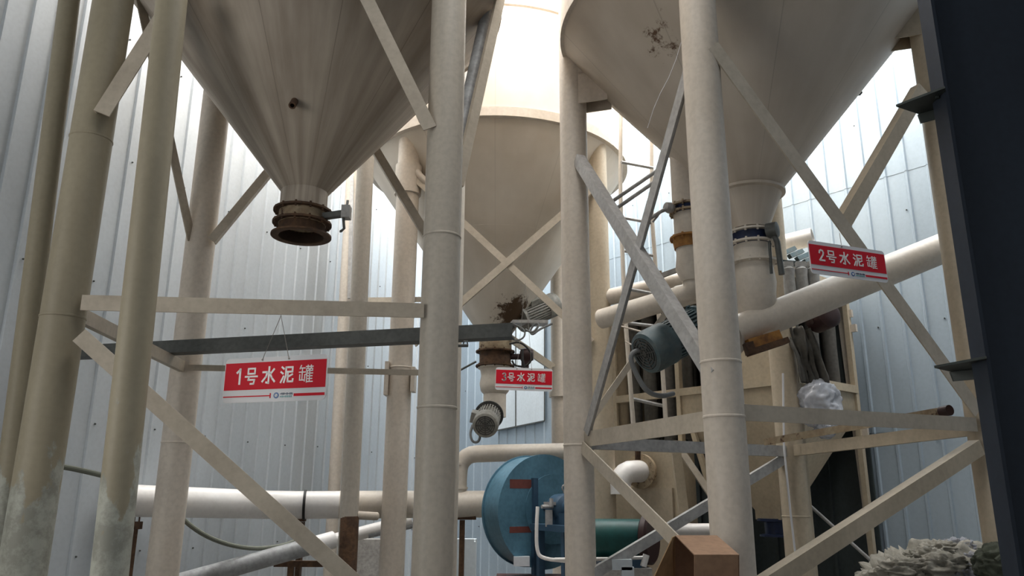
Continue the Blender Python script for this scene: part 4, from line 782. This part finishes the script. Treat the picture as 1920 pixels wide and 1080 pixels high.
# ------------------------------------------------------------------ hanging signs
GLYPH = {   # strokes of each character in a unit square
 '1': (0.15, [[(.22, .76), (.56, .97)], [(.56, 1), (.56, 0)]]),
 '2': (0.15, [[(.16, .72), (.22, .9), (.42, .98), (.66, .93), (.76, .76), (.68, .56), (.14, .04), (.84, .04)]]),
 '3': (0.15, [[(.16, .86), (.34, .98), (.58, .97), (.74, .84), (.70, .64), (.40, .53)], [(.40, .53), (.70, .48), (.82, .28), (.72, .08), (.48, .0), (.24, .03), (.10, .15)]]),
 '号': (0.105, [[(.22, .95), (.22, .64), (.78, .64), (.78, .95), (.22, .95)], [(.0, .47), (1, .47)], [(.33, .47), (.25, .27), (.78, .27), (.72, .03), (.46, .03)]]),
 '水': (0.12, [[(.52, 1), (.52, .04), (.34, .08)], [(.05, .70), (.40, .70), (.30, .42), (.03, .14)], [(.90, .86), (.64, .58)], [(.58, .66), (.76, .34), (.98, .12)]]),
 '泥': (0.11, [[(.08, .95), (.24, .84)], [(.02, .66), (.18, .56)], [(.04, .04), (.24, .40)], [(.40, .93), (.90, .93), (.90, .66), (.40, .66)], [(.40, .93), (.40, .42), (.28, .04)], [(.90, .50), (.58, .36)], [(.56, .56), (.56, .08), (.94, .08), (.96, .22)]]),
 '罐': (0.068, [[(.14, 1), (.05, .80)], [(.08, .84), (.42, .84)], [(.0, .60), (.46, .60)], [(.23, .84), (.23, .14)], [(.06, .45), (.06, .13), (.42, .13)], [(.42, .45), (.42, .06)],
        [(.50, .92), (1, .92)], [(.63, 1), (.63, .85)], [(.86, 1), (.86, .85)], [(.53, .80), (.71, .80), (.71, .67), (.53, .67), (.53, .80)], [(.79, .80), (.97, .80), (.97, .67), (.79, .67), (.79, .80)],
        [(.60, .63), (.50, .44)], [(.57, .52), (.57, 0)], [(.57, .52), (.99, .52)], [(.57, .36), (.96, .36)], [(.57, .20), (.96, .20)], [(.57, .03), (1, .03)], [(.77, .62), (.77, .03)]]),
}
def sign(num, label, TL, TR, BL, BR, Yl, Yr, hang):
    tl, tr, bl, br = P(*TL, Yl), P(*TR, Yr), P(*BL, Yl), P(*BR, Yr)
    c = (tl + tr + bl + br) / 4; ex = ((tr + br) - (tl + bl)); W = ex.length / 2; ex.normalize()
    ez = (tl + tr) - (bl + br); Hh = ez.length / 2; ez = (ez - ex * ez.dot(ex)).normalized(); n = ex.cross(ez)
    if n.y > 0: n = -n
    t = thing('hanging_sign', label, 'sign', c, 'hanging silo signs')
    def at(u, v, d=0.0): return c + ex * u + ez * v + n * d
    def rrect(b, x0, x1, y0, y1, r, d0, d1):
        pts = []
        for (cx, cy, a0) in ((x1 - r, y1 - r, 0), (x0 + r, y1 - r, 90), (x0 + r, y0 + r, 180), (x1 - r, y0 + r, 270)):
            for k in range(5): a = math.radians(a0 + 22.5 * k); pts.append(at(cx + r * math.cos(a), cy + r * math.sin(a), d0))
        extrude_poly(b, pts, n * (d1 - d0))
    b = nb(); rrect(b, -W / 2, W / 2, -Hh / 2, Hh / 2, Hh * 0.11, -0.006, 0.0); brd = obj('board', b, M['signwhite'], t)
    b = nb(); obox(b, at(0.0, Hh * 0.085, 0.001), ex * (W * 0.492), ez * (Hh * 0.305), n * 0.001); obj('red_field', b, M['signred'], brd)
    b = nb(); obox(b, at(-W * 0.26, -Hh * 0.365, 0.001), ex * (W * 0.232), ez * (Hh * 0.012), n * 0.001); obox(b, at(-W * 0.026, -Hh * 0.365, 0.001), ex * (W * 0.005), ez * (Hh * 0.055), n * 0.001)
    obj('red_stripe', b, M['signred'], brd); b = nb(); obox(b, at(W * 0.345, -Hh * 0.365, 0.001), ex * (W * 0.145), ez * (Hh * 0.030), n * 0.001); obj('red_stripe', b, M['signred'], brd)
    b = nb(); lathe(b, [(Hh * 0.066, 0), (Hh * 0.066, 0.002)], at(W * 0.032, -Hh * 0.365, 0.0), n, 28); em = obj('emblem', b, M['logoblue'], brd)
    b = nb(); lathe(b, [(Hh * 0.034, 0.002), (Hh * 0.034, 0.003), (Hh * 0.024, 0.003), (Hh * 0.024, 0.002)], at(W * 0.032, -Hh * 0.365, 0.0), n, 20); bar(b, at(W * 0.026, -Hh * 0.385, 0.0025), at(W * 0.038, -Hh * 0.345, 0.0025), 0.004, 0.001, n)
    obj('emblem_mark', b, M['signtext'], brd)
    # the small print is too blurred to read in the photograph: rows of little strokes
    rnd = random.Random(3); b = nb(); u = W * 0.068
    while u < W * 0.185:
        ww = W * rnd.choice((0.006, 0.009, 0.012)); obox(b, at(u + ww / 2, -Hh * 0.335 + rnd.uniform(-1, 1) * Hh * 0.004, 0.001), ex * (ww / 2), ez * (Hh * rnd.choice((0.010, 0.018, 0.022))), n * 0.001); u += ww + W * 0.004
    obj('small_print', b, M['logodark'], brd)
    b = nb(); u = W * 0.068
    while u < W * 0.185:
        ww = W * 0.011; obox(b, at(u + ww / 2, -Hh * 0.395, 0.001), ex * (ww / 2), ez * (Hh * rnd.choice((0.014, 0.02))), n * 0.001); u += ww + W * 0.006
    obj('small_print', b, M['logoteal'], brd)
    # lettering, character by character, spaced as on the board
    for ch, u, gw in zip(num + '号水泥罐', (-0.345, -0.225, -0.055, 0.125, 0.305), (0.085, 0.118, 0.125, 0.125, 0.130)):
        b = nb(); wd_, strokes = GLYPH[ch]; gh = Hh * (0.33 if ch in '123' else 0.37); gw = gw * W; lw = wd_ * gh
        f_ = lambda p: at(u * W + (p[0] - 0.5) * gw, Hh * 0.085 + (p[1] - 0.5) * gh, 0.003)
        for st in strokes:
            for p_, q_ in zip(st, st[1:]):
                a_, c_ = f_(p_), f_(q_); e_ = (c_ - a_).normalized() * (lw * 0.38); bar(b, a_ - e_, c_ + e_, lw, 0.0016, n)
        obj('character', b, M['signtext'], brd)
    b = nb(); hk = P(*hang)
    for s_ in (-0.13, 0.13) if num != '2' else (-0.07,):
        e_ = at(s_ * W, Hh * 0.44, 0.002); tube(b, e_, hk, 0.0022, 6); lathe(b, [(0.006, -0.002), (0.006, 0.003)], e_, n, 8)
    if num == '1': tube(b, hk, P(hang[0], 565, hang[2]), 0.0022, 6)
    obj('hanging_wire', b, M['wire'], t)
sign('1', 'tilted red and white sign numbered 1 hanging from the front crossbeam', (423, 673), (614, 664), (417, 757), (611, 749), 5.32, 5.08, (527, 592, 5.2))
sign('2', 'red and white sign numbered 2 hanging from the crossed braces beside the conveyor', (1513, 449), (1656, 472), (1523, 513), (1667, 530), 5.20, 5.49, (1574, 437, 5.42))
sign('3', 'small far red and white sign numbered 3 in front of the back silo valve', (929, 688), (1036, 692), (929, 731), (1036, 734), 8.7, 8.7, (985, 530, 8.82))

# ------------------------------------------------------------------ cardboard box on a crate, sacks, cloth heap
bx = thing('cardboard_box', 'open brown cardboard box with a bent flap, tipped in front of the silo leg', 'box', (0, 0, 0))
yf = 4.55; f0, f1 = P(1262, 1012, yf + 0.1), P(1388, 1046, yf)                      # front top corners
zt = f1.z - 0.02; tl_, tr_ = P(1268, 1008, yf + 0.42), P(1368, 1004, yf + 0.36)
p_fl = P(1302, 1042, yf - 0.02); p_fr = P(1386, 1040, yf - 0.0); hgt = 0.34
ORG[bx.name] = V((p_fl.x, p_fl.y, p_fl.z - hgt)); bx.location = ORG[bx.name]
right = (p_fr - p_fl); right.z = 0; back = V((-right.y, right.x, 0)).normalized() * 0.36 + V((0, 0, 0.085))
bm = nb(); dn = V((0, 0.08, -hgt)); th = 0.006
pl = p_fl; pr_ = p_fl + right
def panel(b, a, bb, c_, d_, t=0.006):
    n_ = (V(bb) - V(a)).cross(V(d_) - V(a)).normalized() * t; extrude_poly(b, [a, bb, c_, d_], n_)
panel(bm, pl, pr_, pr_ + back, pl + back)                 # top
panel(bm, pl, pr_, pr_ + dn, pl + dn)                     # front
panel(bm, pr_, pr_ + back, pr_ + back + dn, pr_ + dn)     # right
panel(bm, pl + back, pr_ + back, pr_ + back + dn, pl + back + dn)
panel(bm, pl + dn, pr_ + dn, pr_ + dn + back, pl + dn + back)
obj('carton', bm, M['cardboard'], bx)
fl = (right.normalized() * -0.14)
bm = nb(); a_ = pl + back; panel(bm, a_, a_ + dn, a_ + dn + fl * 1.55 + V((0, -0.16, 0)), a_ + fl * 0.25 + V((0, -0.10, 0.0))); obj('flap', bm, M['cardboard_in'], bx, 'tan bent side flap')
bm = nb(); zc_ = p_fl.z - hgt - 0.012; cc = p_fl + right / 2 + back / 2
box(bm, (cc.x, cc.y, zc_ / 2), (0.55, 0.5, zc_)); one('wooden_crate', bm, M['cardboard'], 'plain crate under the open cardboard box', 'crate')

def crumple(c, rx, ry, rz, seed, m, label, group, name='cloth_sack', cat='sack', kind=None, amp=0.25, sub=5, floor_z=None, fr=1.0):
    b = nb(); bmesh.ops.create_icosphere(b, subdivisions=sub, radius=1.0)
    for v in b.verts:
        p = v.co.copy(); ca, sa = math.cos(seed * 2.3), math.sin(seed * 2.3); q = V(((p.x * ca + p.y * sa) * 0.8, (-p.x * sa + p.y * ca) * 2.4, p.z * 2.0)) + V((seed * 3.1, seed, -seed)) + noise.noise_vector(p * 1.4 + V((seed, 0, 0))) * 0.5
        q = q * fr; rd = 1 - abs(noise.noise(q * 1.6)); rd2 = 1 - abs(noise.noise(q * 3.7 + V((5, 1, 2))))
        rd3 = 1 - abs(noise.noise(q * 8 + V((1, 7, 2))))
        k = 1 + amp * (rd ** 2 - 0.6) + amp * 0.42 * (rd2 ** 2 - 0.6) + amp * 0.05 * (rd3 - 0.6)
        w_ = V((p.x * rx * k, p.y * ry * k, p.z * rz * k)); v.co = c + w_
        if floor_z is not None and v.co.z < floor_z: v.co.z = floor_z
    return one(name, b, m, label, cat, group, kind, sharp=3.0)
crumple(P(1534, 756, 8.12), 0.225, 0.16, 0.225, 4.4, M['plastic'], 'crumpled translucent plastic bag below the drooping cloth', None, 'plastic_bag', 'bag', amp=0.42, fr=0.42)
crumple(P(1548, 806, 8.1), 0.135, 0.1, 0.08, 6.1, M['plastic'], 'scrap of plastic film hanging under the crossbeam below the plastic bag', None, 'plastic_scrap', 'scrap', amp=0.4, fr=0.5)
hc = P(1775, 1065, 6.9)
crumple(V((hc.x, hc.y, 0.45)), 0.85, 0.6, 0.60, 1.3, M['rag'], 'mound of dirty grey cloth beneath the crumpled sacks by the blue wall', None, 'cloth_heap', 'heap', 'stuff', amp=0.35, sub=6, floor_z=0.0)
for i, (px, py, Y, rx, rz, m_) in enumerate(((1738, 1052, 6.6, .16, .10, 'rag'), (1700, 1072, 6.55, .20, .10, 'rag'), (1765, 1036, 6.85, .17, .09, 'rag'), (1800, 1034, 6.9, .16, .10, 'rag2'), (1835, 1062, 6.7, .22, .10, 'rag2'), (1775, 1070, 6.4, .22, .12, 'rag'), (1720, 1056, 6.9, .16, .09, 'rag'), (1822, 1046, 6.95, .2, .09, 'rag2'), (1812, 1082, 6.35, .2, .11, 'rag2'), (1680, 1084, 6.7, .2, .09, 'rag'))):
    crumple(P(px, py, Y), rx, rx * 0.8, rz, 2.1 + i * 1.7, M[m_], 'crumpled empty cloth sack lying on the heap at the bottom right', 'crumpled sacks on the heap', amp=0.5, sub=5)
crumple(P(1885, 1062, 6.0), 0.20, 0.2, 0.16, 9.4, M['sack'], 'dark green sack slumped at the foot of the tan silo leg', None, amp=0.3)
bm = nb(); path(bm, [P(1868, 1052, 5.8), P(1882, 1040, 5.8), P(1904, 1022, 5.8)], 0.02, 8, 1); one('rope', bm, M['sack'], 'dark rope end above the green sack', 'rope')
